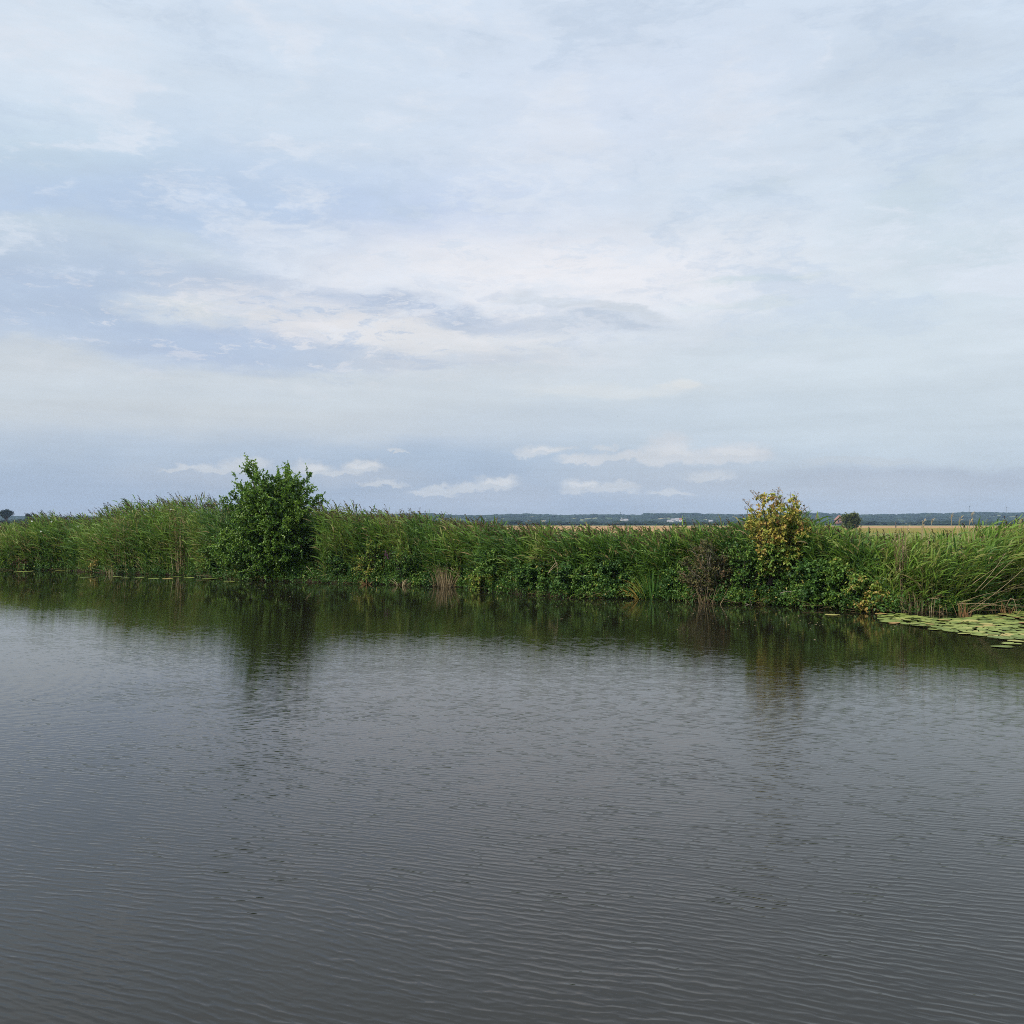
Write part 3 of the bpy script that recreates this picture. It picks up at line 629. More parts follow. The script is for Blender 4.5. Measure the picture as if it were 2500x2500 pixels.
# shrubs and brambles along the bank
S_ = [
 ('leafy_shrub', [(800, 1345), (830, 1330), (855, 1345), (850, 1400), (805, 1410)], 828, 0.6, 0.36, 22, 0.075, 'green', 'small dark shrub at the waterline just right of the large green tree', 'shrub'),
 ('bramble_bush', [(868, 1345), (905, 1318), (950, 1335), (955, 1380), (930, 1418), (882, 1420), (866, 1390)], 905, 0.8, 0.74, 40, 0.075, 'green', 'yellowish green bramble bush with an orange tuft at its foot', 'bush'),
 ('bramble_bush', [(955, 1345), (1010, 1345), (1030, 1385), (1020, 1415), (960, 1420)], 990, 0.7, 0.46, 34, 0.07, 'green', 'dark bramble bush between the purple flower spikes and the dead reed clump', 'bush'),
 ('nettle_clump', [(1150, 1405), (1200, 1395), (1240, 1410), (1235, 1438), (1155, 1435)], 1195, 0.3, 0.76, 22, 0.09, 'green', 'bright green low weed clump right of the dead reed clump', 'plant'),
 ('bramble_bush', [(1160, 1350), (1235, 1335), (1260, 1375), (1240, 1400), (1170, 1400)], 1210, 1.0, 0.50, 34, 0.09, 'green', 'green bramble bush above the bright green low weed clump', 'bush'),
 ('bramble_bush', [(1255, 1365), (1320, 1350), (1345, 1390), (1340, 1440), (1265, 1440)], 1300, 0.6, 0.44, 40, 0.09, 'green', 'mid green bramble bush in the middle of the bank below two snapped pale stalks', 'bush'),
 ('leafy_shrub', [(1350, 1385), (1400, 1375), (1450, 1395), (1460, 1445), (1360, 1448)], 1405, 0.6, 0.40, 40, 0.095, 'green', 'dark low shrub overhanging the water below snapped pale stalks', 'shrub'),
 ('leafy_shrub', [(1455, 1380), (1510, 1370), (1545, 1395), (1540, 1445), (1465, 1448)], 1500, 0.5, 0.38, 40, 0.09, 'green', 'dark shrub at the water immediately left of the yellow green sedge', 'shrub'),
 ('leafy_shrub', [(1625, 1395), (1665, 1385), (1690, 1410), (1685, 1455), (1630, 1455)], 1655, 0.4, 0.50, 28, 0.085, 'green', 'small green shrub at the water immediately right of the yellow green sedge', 'shrub'),
 ('withered_bramble', [(1658, 1385), (1690, 1345), (1712, 1318), (1760, 1322), (1800, 1350), (1800, 1420), (1770, 1462), (1695, 1462), (1660, 1430)], 1740, 0.6, 0.40, 78, 0.065, 'brown', 'withered brown bramble thicket with bare pale stems left of the yellow tree', 'bush'),
 ('leafy_shrub', [(1775, 1345), (1830, 1325), (1880, 1350), (1905, 1400), (1900, 1460), (1790, 1460), (1775, 1420)], 1840, 0.7, 0.56, 70, 0.08, 'green', 'olive green shrub directly below the yellow tree', 'shrub'),
 ('bramble_bush', [(1848, 1340), (1900, 1325), (1945, 1345), (1950, 1385), (1915, 1420), (1860, 1400)], 1898, 0.5, 0.70, 52, 0.085, 'green', 'yellow green climbing vines hanging around the trunk of the yellow tree', 'vine'),
 ('leafy_shrub', [(1945, 1385), (1990, 1365), (2040, 1385), (2050, 1440), (2035, 1470), (1960, 1465)], 2000, 0.6, 0.42, 48, 0.10, 'green', 'dark leafy shrub right of the yellow tree trunk, over the water', 'shrub'),
 ('leafy_shrub', [(2025, 1370), (2060, 1385), (2075, 1430), (2070, 1478), (2030, 1480)], 2052, 0.3, 0.64, 34, 0.10, 'green', 'bright green large leaved shrub left of the pale bramble by the lily pads', 'shrub'),
 ('bramble_bush', [(2095, 1440), (2140, 1432), (2180, 1450), (2180, 1482), (2110, 1488)], 2135, 0.3, 0.86, 34, 0.09, 'green', 'pale yellow green bramble touching the water at the left end of the lily pads', 'bush'),
 ('bramble_bush', [(2070, 1405), (2110, 1410), (2130, 1440), (2080, 1445)], 2098, 0.9, 0.62, 20, 0.09, 'green', 'green bramble mixed with purple spikes above the pale yellow green bramble', 'bush'),
 ('nettle_clump', [(2310, 1462), (2335, 1462), (2335, 1488), (2305, 1488)], 2321, 0.2, 0.60, 12, 0.10, 'green', 'small bright green plant at the water behind the lily pads, left of rusty stubs', 'plant'),
 ('withered_bramble', [(35, 1372), (60, 1358), (80, 1372), (75, 1388), (35, 1390)], 56, 0.3, 0.92, 22, 0.07, 'brown', 'reddish brown withered clump at the waterline near the far left end', 'bush'),
 ('bramble_bush', [(125, 1325), (155, 1318), (165, 1360), (160, 1385), (128, 1380)], 145, 0.6, 0.80, 24, 0.08, 'green', 'yellow olive bush left of the orange tinged bush on the left bank', 'bush'),
 ('bramble_bush', [(215, 1365), (250, 1360), (262, 1390), (225, 1395)], 238, 0.3, 0.90, 20, 0.08, 'green', 'orange tinged low bush on the left bank', 'bush'),
 ('leafy_shrub', [(90, 1360), (120, 1355), (130, 1385), (90, 1388)], 108, 0.4, 0.45, 16, 0.09, 'green', 'small dark green shrub right of the reddish withered clump on the left bank', 'shrub'),
 ('leafy_shrub', [(275, 1355), (320, 1345), (325, 1390), (280, 1395)], 300, 0.4, 0.42, 20, 0.09, 'green', 'dark green shrub right of the orange tinged bush on the left bank', 'shrub'),
]
for nm, poly, bxp, dr, tint, nl, lf, mt, lab, cat in S_:
    by = max(q[1] for q in poly) + 8
    plant(nm, poly, (bxp, by), depth(bxp, 0.25 + dr * 0.5), dr, nl, lf, tint, M[mt], M['greybark'] if mt == 'brown' else M['bark'], lab, cat, twigs=9, per=13, twl=0.3, r0=0.022, stems=6, trunk='stems',
          tsd=0.16, hang=0.15)

# vine-clad tree with yellow leaves, bare twigs sticking out
plant('yellow_tree', [(1828, 1290), (1822, 1255), (1848, 1215), (1880, 1205), (1905, 1215), (1925, 1235), (1938, 1210), (1948, 1215), (1955, 1255), (1990, 1268), (1992, 1295), (1955, 1316), (1900, 1322), (1850, 1312)],
      (1893, 1462), depth(1893, 0.9), 0.9, 44, 0.092, 0.50, M['yellow'], M['bark'], 'small tree smothered in yellow leaves with bare twigs at its top', 'tree', twigs=11, per=14, twl=0.26, r0=0.028, tsd=0.3,
      holes=[(1853, 1246, 22), (1926, 1242, 16), (1862, 1278, 12), (1955, 1245, 14)], tips=[(1835, 1232), (1845, 1218), (1858, 1208), (1872, 1205), (1888, 1208), (1900, 1215), (1912, 1225), (1940, 1212), (1948, 1225), (1950, 1242), (1828, 1250), (1826, 1268), (1960, 1268), (1980, 1275), (1985, 1290), (1900, 1290), (1880, 1330), (1850, 1335)], hang=0.5, stems=3, upd=0.0)
def twiggy(label, px0, py0, tips, Yd, group):
    r = root('bare_branch', P(px0, py0, Yd)); mbm = MB(); b0 = P(px0, py0, Yd)
    for tx, ty in tips:
        e_ = P(tx, ty, Yd + rng.normal(0, 0.15)); cv = curve(b0[None], e_[None], np.array([[0, 0, 0.05]]), 6)
        tubes(mbm, cv, np.linspace(0.014, 0.005, 6)[None], 0.5, 4)
        for k in range(7):
            s = rng.uniform(0.45, 1); p0_ = cv[0, int(s * 5)]; dd = nrm(rng.normal(size=3) + [0, 0, 0.5])
            tubes(mbm, [[p0_, p0_ + dd * 0.14]], 0.004, 0.5, 3)
            leaves(mbm, p0_[None] + dd * 0.1, nrm(rng.normal(size=(1, 3))), np.array([[0, -.5, 1.]]), 0.05, 0.035, 0.1)
            leaves(mbm, p0_[None] + dd * 0.14, nrm(rng.normal(size=(1, 3))), np.array([[0, -.5, 1.]]), 0.05, 0.035, 0.1)
    return mbm
yt = [o for o in sc.objects if o.name == 'yellow_tree'][0]
mbm = MB()
for px0, py0, tips in [(1870, 1240, [(1830, 1198), (1838, 1196), (1846, 1205)]), (1850, 1262, [(1812, 1218), (1820, 1226), (1816, 1240)]), (1892, 1230, [(1904, 1187), (1892, 1196), (1907, 1192)]),
                       (1932, 1245, [(1948, 1203), (1929, 1200), (1950, 1218)]), (1940, 1270, [(1971, 1237), (1948, 1236), (1968, 1250)]), (1905, 1245, [(1910, 1212), (1915, 1220)])]:
    q_ = twiggy('', px0, py0, tips, depth(1893, 0.9), None) ; mbm.v += q_.v; mbm.q += [x + mbm.n for x in q_.q]; mbm.t += q_.t; mbm.n += q_.n
for o in [o for o in sc.objects if o.name.startswith('bare_branch')]: bpy.data.objects.remove(o)
mbm.build('bare_twigs', M['greybark'], yt)

# lone tree in the field, trees at the far left
def field_tree(px, py_top, py_base, half, Yd, label, lean=0.0, nl=70, flat=False, mat='olive', tn=0.5):
    H = (py_base - py_top)
    if flat: poly = [(px - half, py_top + H * .35), (px - half * .5, py_top + 3), (px + half * .5, py_top + 2), (px + half, py_top + H * .3), (px + half * .4, py_top + H * .5), (px - half * .5, py_top + H * .5)]
    else: poly = [(px - half, py_top + H * .45), (px - half * .75, py_top + H * .18), (px - half * .2, py_top + 2), (px + half * .5, py_top + 3), (px + half * .95, py_top + H * .22), (px + half * .9, py_top + H * .6), (px + half * .5, py_base - 4), (px - half * .6, py_base - 4)]
    s = Yd / 36.0
    return plant('field_tree', poly, (px, py_base), Yd, half / F * Yd * 0.8, nl, 0.04 * s, tn, M[mat], M['bark'], label, 'tree', twigs=12, per=10, twl=0.1 * s, r0=0.02 * s, tsd=0.2, stems=3)
field_tree(2078, 1252, 1292, 24, 370, 'lone round green tree standing in the field right of the yellow tree', nl=110)
field_tree(15, 1246, 1272, 14, 700, 'flat topped dark tree on the horizon at the far left', flat=True, nl=46, mat='far')
field_tree(70, 1256, 1275, 5, 700, 'small pointed dark tree on the left horizon right of the flat topped one', nl=14, mat='far')
mbw = MB(); NW = 90; wx_ = P(rng.uniform(-120, 190, NW), np.full(NW, 1276.), 720.0 + rng.uniform(-20, 20, NW))
wr = rng.uniform(1.6, 3.2, NW); wx_[:, 2] = GZ + wr * 0.7
crowns(mbw, wx_, np.stack([wr * 1.6, wr, wr * 0.9], 1), np.full(NW, 0.3, np.float32))
tag(mbw.build('distant_scrub', M['far']), 'dark scrub belt below the flat topped tree at the far left', 'scrub', kind='stuff')

# ------------------------------------------------------------------ reed bed
top_px = np.array([(-300, 1285), (0, 1285), (60, 1276), (110, 1262), (180, 1264), (230, 1262), (290, 1242), (340, 1238), (400, 1228), (470, 1214), (520, 1222), (560, 1232), (760, 1246), (830, 1240), (900, 1252), (1000, 1262), (1060, 1258), (1100, 1270),
                   (1200, 1288), (1300, 1293), (1400, 1299), (1600, 1303), (1700, 1296), (1800, 1284), (1960, 1255), (2000, 1272), (2050, 1298), (2150, 1318), (2260, 1318), (2340, 1305), (2400, 1280), (2450, 1268), (2520, 1262), (2800, 1255)], float)
def reeds(n, lo, hi, offr, hscale=1.0, plume_p=0.5):
    px = rng.uniform(lo, hi, n); off = offr[0] + (offr[1] - offr[0]) * rng.random(n) ** 1.5
    x, y = at_px(px, off)
    yf = at_px(px, 1.8)[1]
    ztop = P(px, np.interp(px, top_px[:, 0], top_px[:, 1]), yf)[:, 2]
    gz = groundz(off)
    return px, x, y, gz, ztop, off
mb = MB(); pm = MB()
NR = 10500
# even stems per metre: sample columns by depth weight
px = rng.uniform(-260, 2760, NR * 2); wgt = at_px(px, 0)[1] / 60.0; px = px[rng.random(len(px)) < wgt][:NR]
NR = len(px)
omin = np.interp(px, [-300, 545, 570, 770, 790, 860, 1040, 1060, 1110, 1130, 1540, 1560, 1620, 1640, 1660, 2080, 2180, 2220, 2800],
                 [0.15, 0.15, 2.3, 2.3, 0.3, 0.7, 0.7, 0.2, 0.2, 0.7, 0.7, 0.35, 0.35, 0.6, 1.3, 1.3, 0.3, 0.15, 0.15])
off = omin + 5.5 * rng.random(NR) ** 1.6
# stems stand back where bushes front the bank
x, y = at_px(px, off); yf = at_px(px, 1.8)[1]
jitter = np.interp(px, np.linspace(-300, 2800, 180), rng.normal(0, 5.0, 180))
ztop = P(px, np.interp(px, top_px[:, 0], top_px[:, 1]) + jitter, yf)[:, 2]
gz = groundz(off)
H = (ztop - gz) * np.clip(rng.normal(0.90, 0.085, NR), 0.55, 1.06)
H = np.where(off < 0.8, H * rng.uniform(0.55, 0.95, NR), H)
H = np.maximum(H, 0.6)
lean = np.interp(px, [-300, 1500, 2000, 2200, 2500, 2800], [-0.19, -0.18, -0.08, 0.14, 0.30, 0.3]) + rng.normal(0, 0.15, NR)
leany = rng.normal(-0.05, 0.10, NR)
base = np.stack([x - lean * H * 0.3, y, gz - 0.05], 1)
K = 5; s = np.linspace(0, 1, K)[None, :]
cvs = np.stack([base[:, 0:1] + (lean * H)[:, None] * s ** 1.7, base[:, 1:2] + (leany * H)[:, None] * s ** 1.7, base[:, 2:3] + H[:, None] * s * (1 - 0.06 * np.abs(lean)[:, None])], 2)
patch = np.interp(px, np.linspace(-300, 2800, 110), rng.normal(0, 0.16, 110)) + np.interp(px, [-300, 40, 120, 400, 800, 1500, 2000, 2150, 2500], [0.2, 0.18, 0.0, 0.02, 0.07, 0.06, 0.02, 0.15, 0.2])  # random tone patches; lighter tint at the far left end paints in sunlit reeds
tb = np.clip(0.40 + patch + rng.normal(0, 0.11, NR), 0.02, 0.78)
drys = rng.random(NR) < 0.07
st_t = np.where(drys, 0.95, np.clip(tb + 0.2, 0, 0.8))
tubes(mb, cvs, np.linspace(0.0075, 0.004, K)[None], st_t, 3)
nl = 10
ti = np.repeat(np.arange(NR), nl); s = np.tile(np.linspace(0.16, 0.97, nl), NR) + rng.normal(0, 0.02, NR * nl); s = s.clip(0.1, 0.99)
k = s * (K - 1); k0 = np.minimum(k.astype(int), K - 2); fr = (k - k0)[:, None]
lb = cvs[ti, k0] * (1 - fr) + cvs[ti, k0 + 1] * fr; tn = nrm(cvs[ti, k0 + 1] - cvs[ti, k0])
ang = rng.uniform(0, 2 * math.pi, len(ti)); outd = np.stack([np.cos(ang), np.sin(ang), np.zeros(len(ti))], 1)
wind = np.stack([np.sign(lean[ti]) * 0.35, np.full(len(ti), -0.05), np.zeros(len(ti))], 1)
d0 = nrm(tn * 1.0 + outd * rng.uniform(0.25, 0.75, len(ti))[:, None] + wind * 0.6)
bend = outd * 0.35 + wind + np.array([0, 0, -1.0]) * rng.uniform(0.1, 1.2, len(ti))[:, None]
LL = rng.uniform(0.36, 0.72, len(ti)) * np.interp(s, [0, .3, .8, 1], [0.8, 1.0, 1.0, 0.7])
WW = rng.uniform(0.030, 0.058, len(ti))
lt = np.clip(tb[ti] + rng.normal(0, 0.09, len(ti)) + 0.10 * (s - 0.5), 0, 0.80); dead = (rng.random(len(ti)) < 0.04 + 0.10 * (s < 0.35)) | (drys[ti] & (rng.random(len(ti)) < 0.5))
lt = np.where(dead, rng.uniform(0.82, 1, len(ti)), lt)
blades(mb, lb, d0, LL, WW, bend, lt, K=3)
rb = tag(mb.build('reed_bed', M['reed']), 'dense bed of tall green common reeds along the far bank', 'reeds', kind='stuff')
# plumes
pp = np.interp(px, [-300, 0, 300, 480, 850, 1500, 1750, 1900, 2050, 2300, 2800], [0.4, 0.4, 0.45, 0.5, 0.5, 0.42, 0.3, 0.1, 0.18, 0.10, 0.12])
sel = np.where((rng.random(NR) < pp) & (H > 0.82 * (ztop - gz)))[0]
tip = cvs[sel, -1]; sg = np.where(rng.random(len(sel)) < 0.93, -1.0, 1.0)
nb = 13
ti = np.repeat(np.arange(len(sel)), nb); s = np.tile(np.linspace(0, 1, nb), len(sel))
d_ax = nrm(cvs[sel, -1] - cvs[sel, -2]) ; PL = rng.uniform(0.20, 0.38, len(sel))
axis = tip[ti] + d_ax[ti] * (PL[ti] * s)[:, None] + np.stack([sg[ti] * 0.09 * s ** 2, 0 * s, -0.02 * s ** 2], 1)
dd = nrm(d_ax[ti] + rng.normal(size=(len(ti), 3)) * 0.28 + np.stack([sg[ti] * (0.25 + 0.6 * s), 0 * s, -0.1 - 0.5 * s], 1))
pt = np.clip(np.interp(px[sel], [0, 600, 900, 1800, 2400], [0.25, 0.2, 0.5, 0.6, 0.3])[ti] + rng.normal(0, 0.16, len(ti)), 0, 1)
blades(pm, axis, dd, rng.uniform(0.07, 0.13, len(ti)) * (1.15 - 0.6 * s), rng.uniform(0.018, 0.034, len(ti)), np.array([0, 0, -0.3]), pt, K=2)
# the plumes travel with the reeds they sit on
pl = pm.build('plumes', M['plume'], rb)
tag(pl, 'brown nodding flower plumes')

# ------------------------------------------------------------------ herbs at the foot of the bank
mb = MB()
n = 6200; px = rng.uniform(-200, 2700, n); px = px[rng.random(n) < np.interp(px, np.linspace(-200, 2700, 230), rng.beta(1.0, 0.9, 230))]; n = len(px)
dens = np.interp(px, [-200, 0, 600, 660, 740, 760, 850, 1050, 1060, 1110, 1120, 1560, 1570, 1600, 1620, 1900, 2180, 2200, 2330, 2350, 2500, 2700],
                 [.5, .6, .7, .3, .2, .5, .7, .7, .2, .2, .8, .8, .2, .2, .8, .8, .8, .25, .2, .3, .4, .4])
px = px[rng.random(n) < dens]; n = len(px)
off = rng.uniform(-0.15, 1.1, n); x, y = at_px(px, off); hh_ = rng.uniform(0.12, 0.62, n) * np.interp(px, [0, 1200, 1300, 2200], [0.8, 1.0, 1.3, 1.2]) * np.interp(off, [-.15, .3, 1.1], [0.7, 1.0, 1.5])
base = np.stack([x, y, groundz(off).clip(-0.02)], 1); topp = base + np.stack([rng.normal(0, .12, n), rng.normal(-0.12, .12, n), hh_], 1)
cv = curve(base, topp, np.zeros((n, 3)), 4); 
tubes(mb, cv, 0.005, 0.6, 3)
per = 17; ti = np.repeat(np.arange(n), per); s = rng.uniform(0.2, 1.05, len(ti))[:, None]
lb = base[ti] * (1 - s) + topp[ti] * s + rng.normal(0, 0.06, (len(ti), 3)); ld = nrm(rng.normal(size=(len(ti), 3)) + [0, -0.4, -0.1])
keep = lb[:, 2] > 0.03; sz = rng.uniform(0.05, 0.11, len(ti)); up = nrm(rng.normal(size=(len(ti), 3)) * 0.5 + [0, -0.3, 0.9])
tb2 = 0.40 + np.interp(px, np.linspace(-200, 2700, 160), rng.normal(0, 0.15, 160)); tt = np.clip(tb2[ti] + rng.normal(0, 0.1, len(ti)), 0, 1); tt = np.where(rng.random(len(ti)) < 0.03, 0.95, tt)
leaves(mb, lb[keep], ld[keep], up[keep], sz[keep], sz[keep] * 0.6, tt[keep])
# rotting stems lying in the water's edge
lit = MB(); nn = 240; lp = rng.uniform(-100, 2560, nn); lx, ly = at_px(lp, rng.uniform(-0.25, 0.15, nn))
la = np.stack([lx, ly, rng.uniform(0.0, 0.12, nn)], 1); lb_ = la + np.stack([rng.normal(0, .35, nn), rng.normal(-0.08, .12, nn), rng.uniform(-0.08, 0.22, nn)], 1)
tubes(lit, curve(la, lb_, np.stack([rng.normal(0, .03, nn), 0 * lp, rng.uniform(0, .06, nn)], 1), 4), 0.007, np.clip(rng.normal(.05, .25, nn), 0, 1), 3)
tag(lit.build('reed_litter', M['straw']), 'rotting reed stems littering the waterline of the far bank', 'litter', kind='stuff')
# long grass blades hanging to the water
n = 5000; px = rng.uniform(-200, 2700, n); off = rng.uniform(-0.05, 0.9, n); x, y = at_px(px, off)
b0 = np.stack([x, y, groundz(off).clip(0)], 1); tt = np.clip(0.5 + np.interp(px, np.linspace(-200, 2700, 90), rng.normal(0, 0.17, 90)) + rng.normal(0, 0.1, n), 0, 1)
blades(mb, b0, np.stack([rng.normal(0, .5, n), rng.normal(-0.25, .3, n), np.ones(n)], 1), rng.uniform(0.35, 0.8, n), rng.uniform(0.012, 0.022, n),
       np.stack([rng.normal(0, .7, n), rng.normal(-0.5, .4, n), rng.uniform(-1.6, -.2, n)], 1), tt, K=4)
tag(mb.build('bank_weeds', M['green']), 'tangle of low leafy weeds and grass at the waterline of the far bank', 'weeds', kind='stuff')

# ------------------------------------------------------------------ single clumps
def clump(name, px0, wpx, py_base, n, Lr, Wd, mat, tint, tsd, spread, bend, label, cat, lean=0.0, off=0.05, K=5, z0=-0.03, depth_r=0.2, tipfn=None):
    px = px0 + rng.normal(0, wpx, n).clip(-1.7 * wpx, 1.7 * wpx); Yd = G(px0, py_base)[1]; x = (px - 1250) / F * Yd
    r = root(name, ((px0 - 1250) / F * Yd, Yd, 0)); mb = MB()
    b0 = np.stack([x, Yd + rng.normal(0, depth_r, n), np.full(n, z0)], 1)
    u = (px - px0) / max(wpx, 1)
    d0 = np.stack([lean + u * spread + rng.normal(0, 0.06 if name == 'sedge_clump' else 0.17, n), rng.normal(-0.05, 0.08, n), np.ones(n)], 1)
    bd = np.stack([u * bend + lean * bend, rng.normal(0, 0.15, n), -np.abs(rng.normal(0, bend, n))], 1)
    tt = np.clip(tint + rng.normal(0, tsd, n) - (0.3 * u if name == 'sedge_clump' else 0), 0, 1)
    sd_ = np.stack([np.ones(n), rng.normal(0, .5, n), np.zeros(n)], 1)
    blades(mb, b0, d0, rng.uniform(*Lr, n), Wd * rng.uniform(0.7, 1.2, n), bd, tt, K=K, side=sd_)
    mb.build('blades', mat, r)
    return tag(r, label, cat)
clump('sedge_clump', 1590, 14, 1462, 62, (0.7, 1.12), 0.030, M['sedge'], 0.36, 0.14, 0.20, 0.35, 'fan of bright yellow green sedge blades growing from the water at the middle right', 'sedge', lean=-0.05)
clump('sedge_clump', 1562, 10, 1462, 26, (0.45, 0.8), 0.026, M['sedge'], 0.85, 0.12, 0.25, 0.8, 'drooping orange yellow blades on the left side of the sedge fan', 'sedge', lean=-0.35)
clump('dead_reed_clump', 1084, 15, 1433, 90, (0.3, 1.0), 0.017, M['straw'], 0.45, 0.25, 0.12, 0.15, 'clump of straw brown dead reed stems standing in the water', 'reeds')
clump('dead_reed_clump', 895, 6, 1427, 18, (0.15, 0.36), 0.018, M['rust'], 0.6, 0.3, 0.2, 0.5, 'orange tuft at the foot of the yellowish bramble bush', 'reeds')
clump('dead_reed_clump', 982, 6, 1430, 14, (0.25, 0.5), 0.024, M['straw'], 0.6, 0.2, 0.2, 0.5, 'small pale dead tuft at the water left of the straw brown clump', 'reeds')
clump('dead_reed_clump', 2352, 9, 1506, 26, (0.12, 0.5), 0.018, M['rust'], 0.65, 0.25, 0.08, 0.1, 'rust red stubby reed stems standing among the lily pads', 'reeds')
clump('dead_reed_clump', 2455, 9, 1500, 20, (0.12, 0.42), 0.016, M['rust'], 0.75, 0.25, 0.12, 0.2, 'rust brown stems below the arch of bent dead reeds', 'reeds')
clump('dead_reed_clump', 1720, 22, 1474, 36, (0.15, 0.7), 0.012, M['straw'], 0.35, 0.3, 0.25, 0.2, 'bare pale stems under the withered brown bramble', 'reeds')
clump('dead_reed_clump', 1950, 14, 1474, 20, (0.3, 0.7), 0.014, M['straw'], 0.35, 0.2, 0.05, 0.1, 'thin grey upright stems in the dark gap right of the yellow tree', 'reeds')
clump('dead_reed_clump', 2245, 32, 1497, 60, (0.2, 0.75), 0.014, M['straw'], 0.4, 0.3, 0.03, 0.1, 'row of straw coloured reed feet in the water behind the first lily pads', 'reeds')
clump('dead_reed_clump', 272, 6, 1402, 9, (0.2, 0.5), 0.02, M['straw'], 0.7, 0.2, 0.1, 0.2, 'pale stubby stems at the water below the dark left bank reeds', 'reeds')
clump('dead_reed_clump', 55, 8, 1392, 16, (0.15, 0.5), 0.02, M['rust'], 0.4, 0.3, 0.15, 0.3, 'brown broken stems in front of the reddish withered clump', 'reeds')
# taller dry stems inside the reed wall
def dry_patch(px0, py_lo, py_hi, n, label, off=0.4, wpx=12):
    Yd = depth(px0, off); r = root('dry_reed_patch', ((px0 - 1250) / F * Yd, Yd, 0.2)); mb = MB()
    px = px0 + rng.normal(0, wpx, n); a = P(px, np.full(n, float(py_hi)) + rng.normal(0, 4, n), Yd + rng.normal(0, .2, n)); b_ = P(px - rng.uniform(0, 10, n), py_lo + rng.normal(0, 12, n), Yd + rng.normal(0, .2, n))
    a[:, 2] = 0.1
    tubes(mb, curve(a, b_, rng.normal(0, .05, (n, 3)), 5), np.linspace(0.012, 0.006, 5)[None], np.clip(rng.normal(0.55, .25, n), 0, 1), 3)
    nlv = n * 5; i = rng.integers(0, n, nlv); s = rng.uniform(0.3, 1, nlv)[:, None]
    blades(mb, a[i] * (1 - s) + b_[i] * s, rng.normal(size=(nlv, 3)) + [0, -.3, -.3], rng.uniform(.12, .28, nlv), 0.018, np.array([0, 0, -1.2]), np.clip(rng.normal(0.35, .3, nlv), 0, 1), K=2)
    mb.build('stalks', M['straw'], r); return tag(r, label, 'reeds')
dry_patch(448, 1268, 1385, 34, 'patch of dry brown stalks in the tall reeds left of the large green tree')
dry_patch(315, 1272, 1370, 20, 'patch of dry stalks in the middle of the left bank reeds', wpx=10)
dry_patch(2206, 1305, 1410, 16, 'dry golden stalks leaning in the reeds above the lily pads', wpx=8)

# single dry stalks against the hills
for (tx, ty, bx_, lab) in [(2253, 1270, 2251, 'straight pale dry stalk tallest of the pair right of the dark post'), (2250, 1283, 2247, 'shorter straight pale dry stalk beside the tallest one'),
                           (2276, 1266, 2262, 'pale dry stalk leaning right with a thin feathery tip'), (2322, 1256, 2329, 'pale dry stalk leaning left, in front of the wooded ridge'),
                           (2344, 1263, 2330, 'pale dry stalk with a hooked white tip'), (2372, 1252, 2384, 'long pale dry stalk crossing the skyline by the wide topped mast'),
                           (2368, 1268, 2362, 'dry stalk with white fluffy head under the wide topped mast'), (2216, 1285, 2208, 'short golden dry stalk leaning over the golden meadow')]:
    Yd = depth((tx + bx_) / 2, 1.2); a = P(bx_ - (tx - bx_) * 0.6, 1420, Yd); b_ = P(tx, ty, Yd); a[2] = max(a[2], 0.2)
    r = root('dry_stalk', a); mb = MB(); cv = curve(a[None], b_[None], np.array([[0, 0, 0.1]]), 6)
    tubes(mb, cv, np.linspace(0.012, 0.007, 6)[None], 0.8, 5); mb.build('stem', M['straw'], r)
    mb = MB(); nn = 9; s = np.linspace(0, 1, nn)
    blades(mb, b_ + np.stack([0.05 * s, 0 * s, -0.12 * (1 - s)], 1), rng.normal(0, .3, (nn, 3)) + [0.1, 0, 0.8], 0.09, 0.016, np.array([0.5, 0, -.8]), 0.95, K=2)
    mb.build('seed_head', M['straw'], r); tag(r, lab, 'reed stalk', 'dry stalks rising above the right hand reeds')

# broken reeds arching over the lily pads
brk = [((2362, 1498), (2460, 1465), (2495, 1480)), ((2345, 1500), (2420, 1455), (2500, 1425)), ((2360, 1500), (2440, 1440), (2500, 1388)), ((2335, 1478), (2400, 1452), (2462, 1445)), ((2370, 1480), (2430, 1478), (2490, 1476)),
       ((2430, 1500), (2440, 1462), (2475, 1500)), ((2450, 1500), (2470, 1460), (2483, 1498)), ((2330, 1475), (2420, 1475), (2485, 1492)), ((2380, 1445), (2420, 1400), (2455, 1350)), ((2395, 1440), (2440, 1398), (2475, 1365)), ((2375, 1425), (2410, 1400), (2450, 1375)),
       ((2400, 1480), (2425, 1475), (2440, 1500)), ((2385, 1490), (2440, 1470), (2500, 1462)), ((2342, 1472), (2352, 1490), (2360, 1502))]
Yd = G(2400, 1498)[1]; r = root('broken_reed_clump', G(2400, 1500)); mb = MB()
for a_, b_, c_ in brk:
    pts = np.array([P(a_[0], a_[1], Yd + rng.normal(0, .15)), P(b_[0], b_[1], Yd - 0.2 + rng.normal(0, .2)), P(c_[0], c_[1], Yd + rng.normal(0, .3))])
    s = np.linspace(0, 1, 8)[:, None]; cpt = 2 * pts[1] - 0.5 * pts[0] - 0.5 * pts[2]
    cv = (1 - s) ** 2 * pts[0] + 2 * s * (1 - s) * cpt + s ** 2 * pts[2]
    tubes(mb, cv[None], np.linspace(0.008, 0.005, 8)[None], rng.uniform(0.2, 0.8), 5)
mb.build('stalks', M['straw'], r); tag(r, 'arch of bent and broken dead reeds over the lily pads', 'reeds')
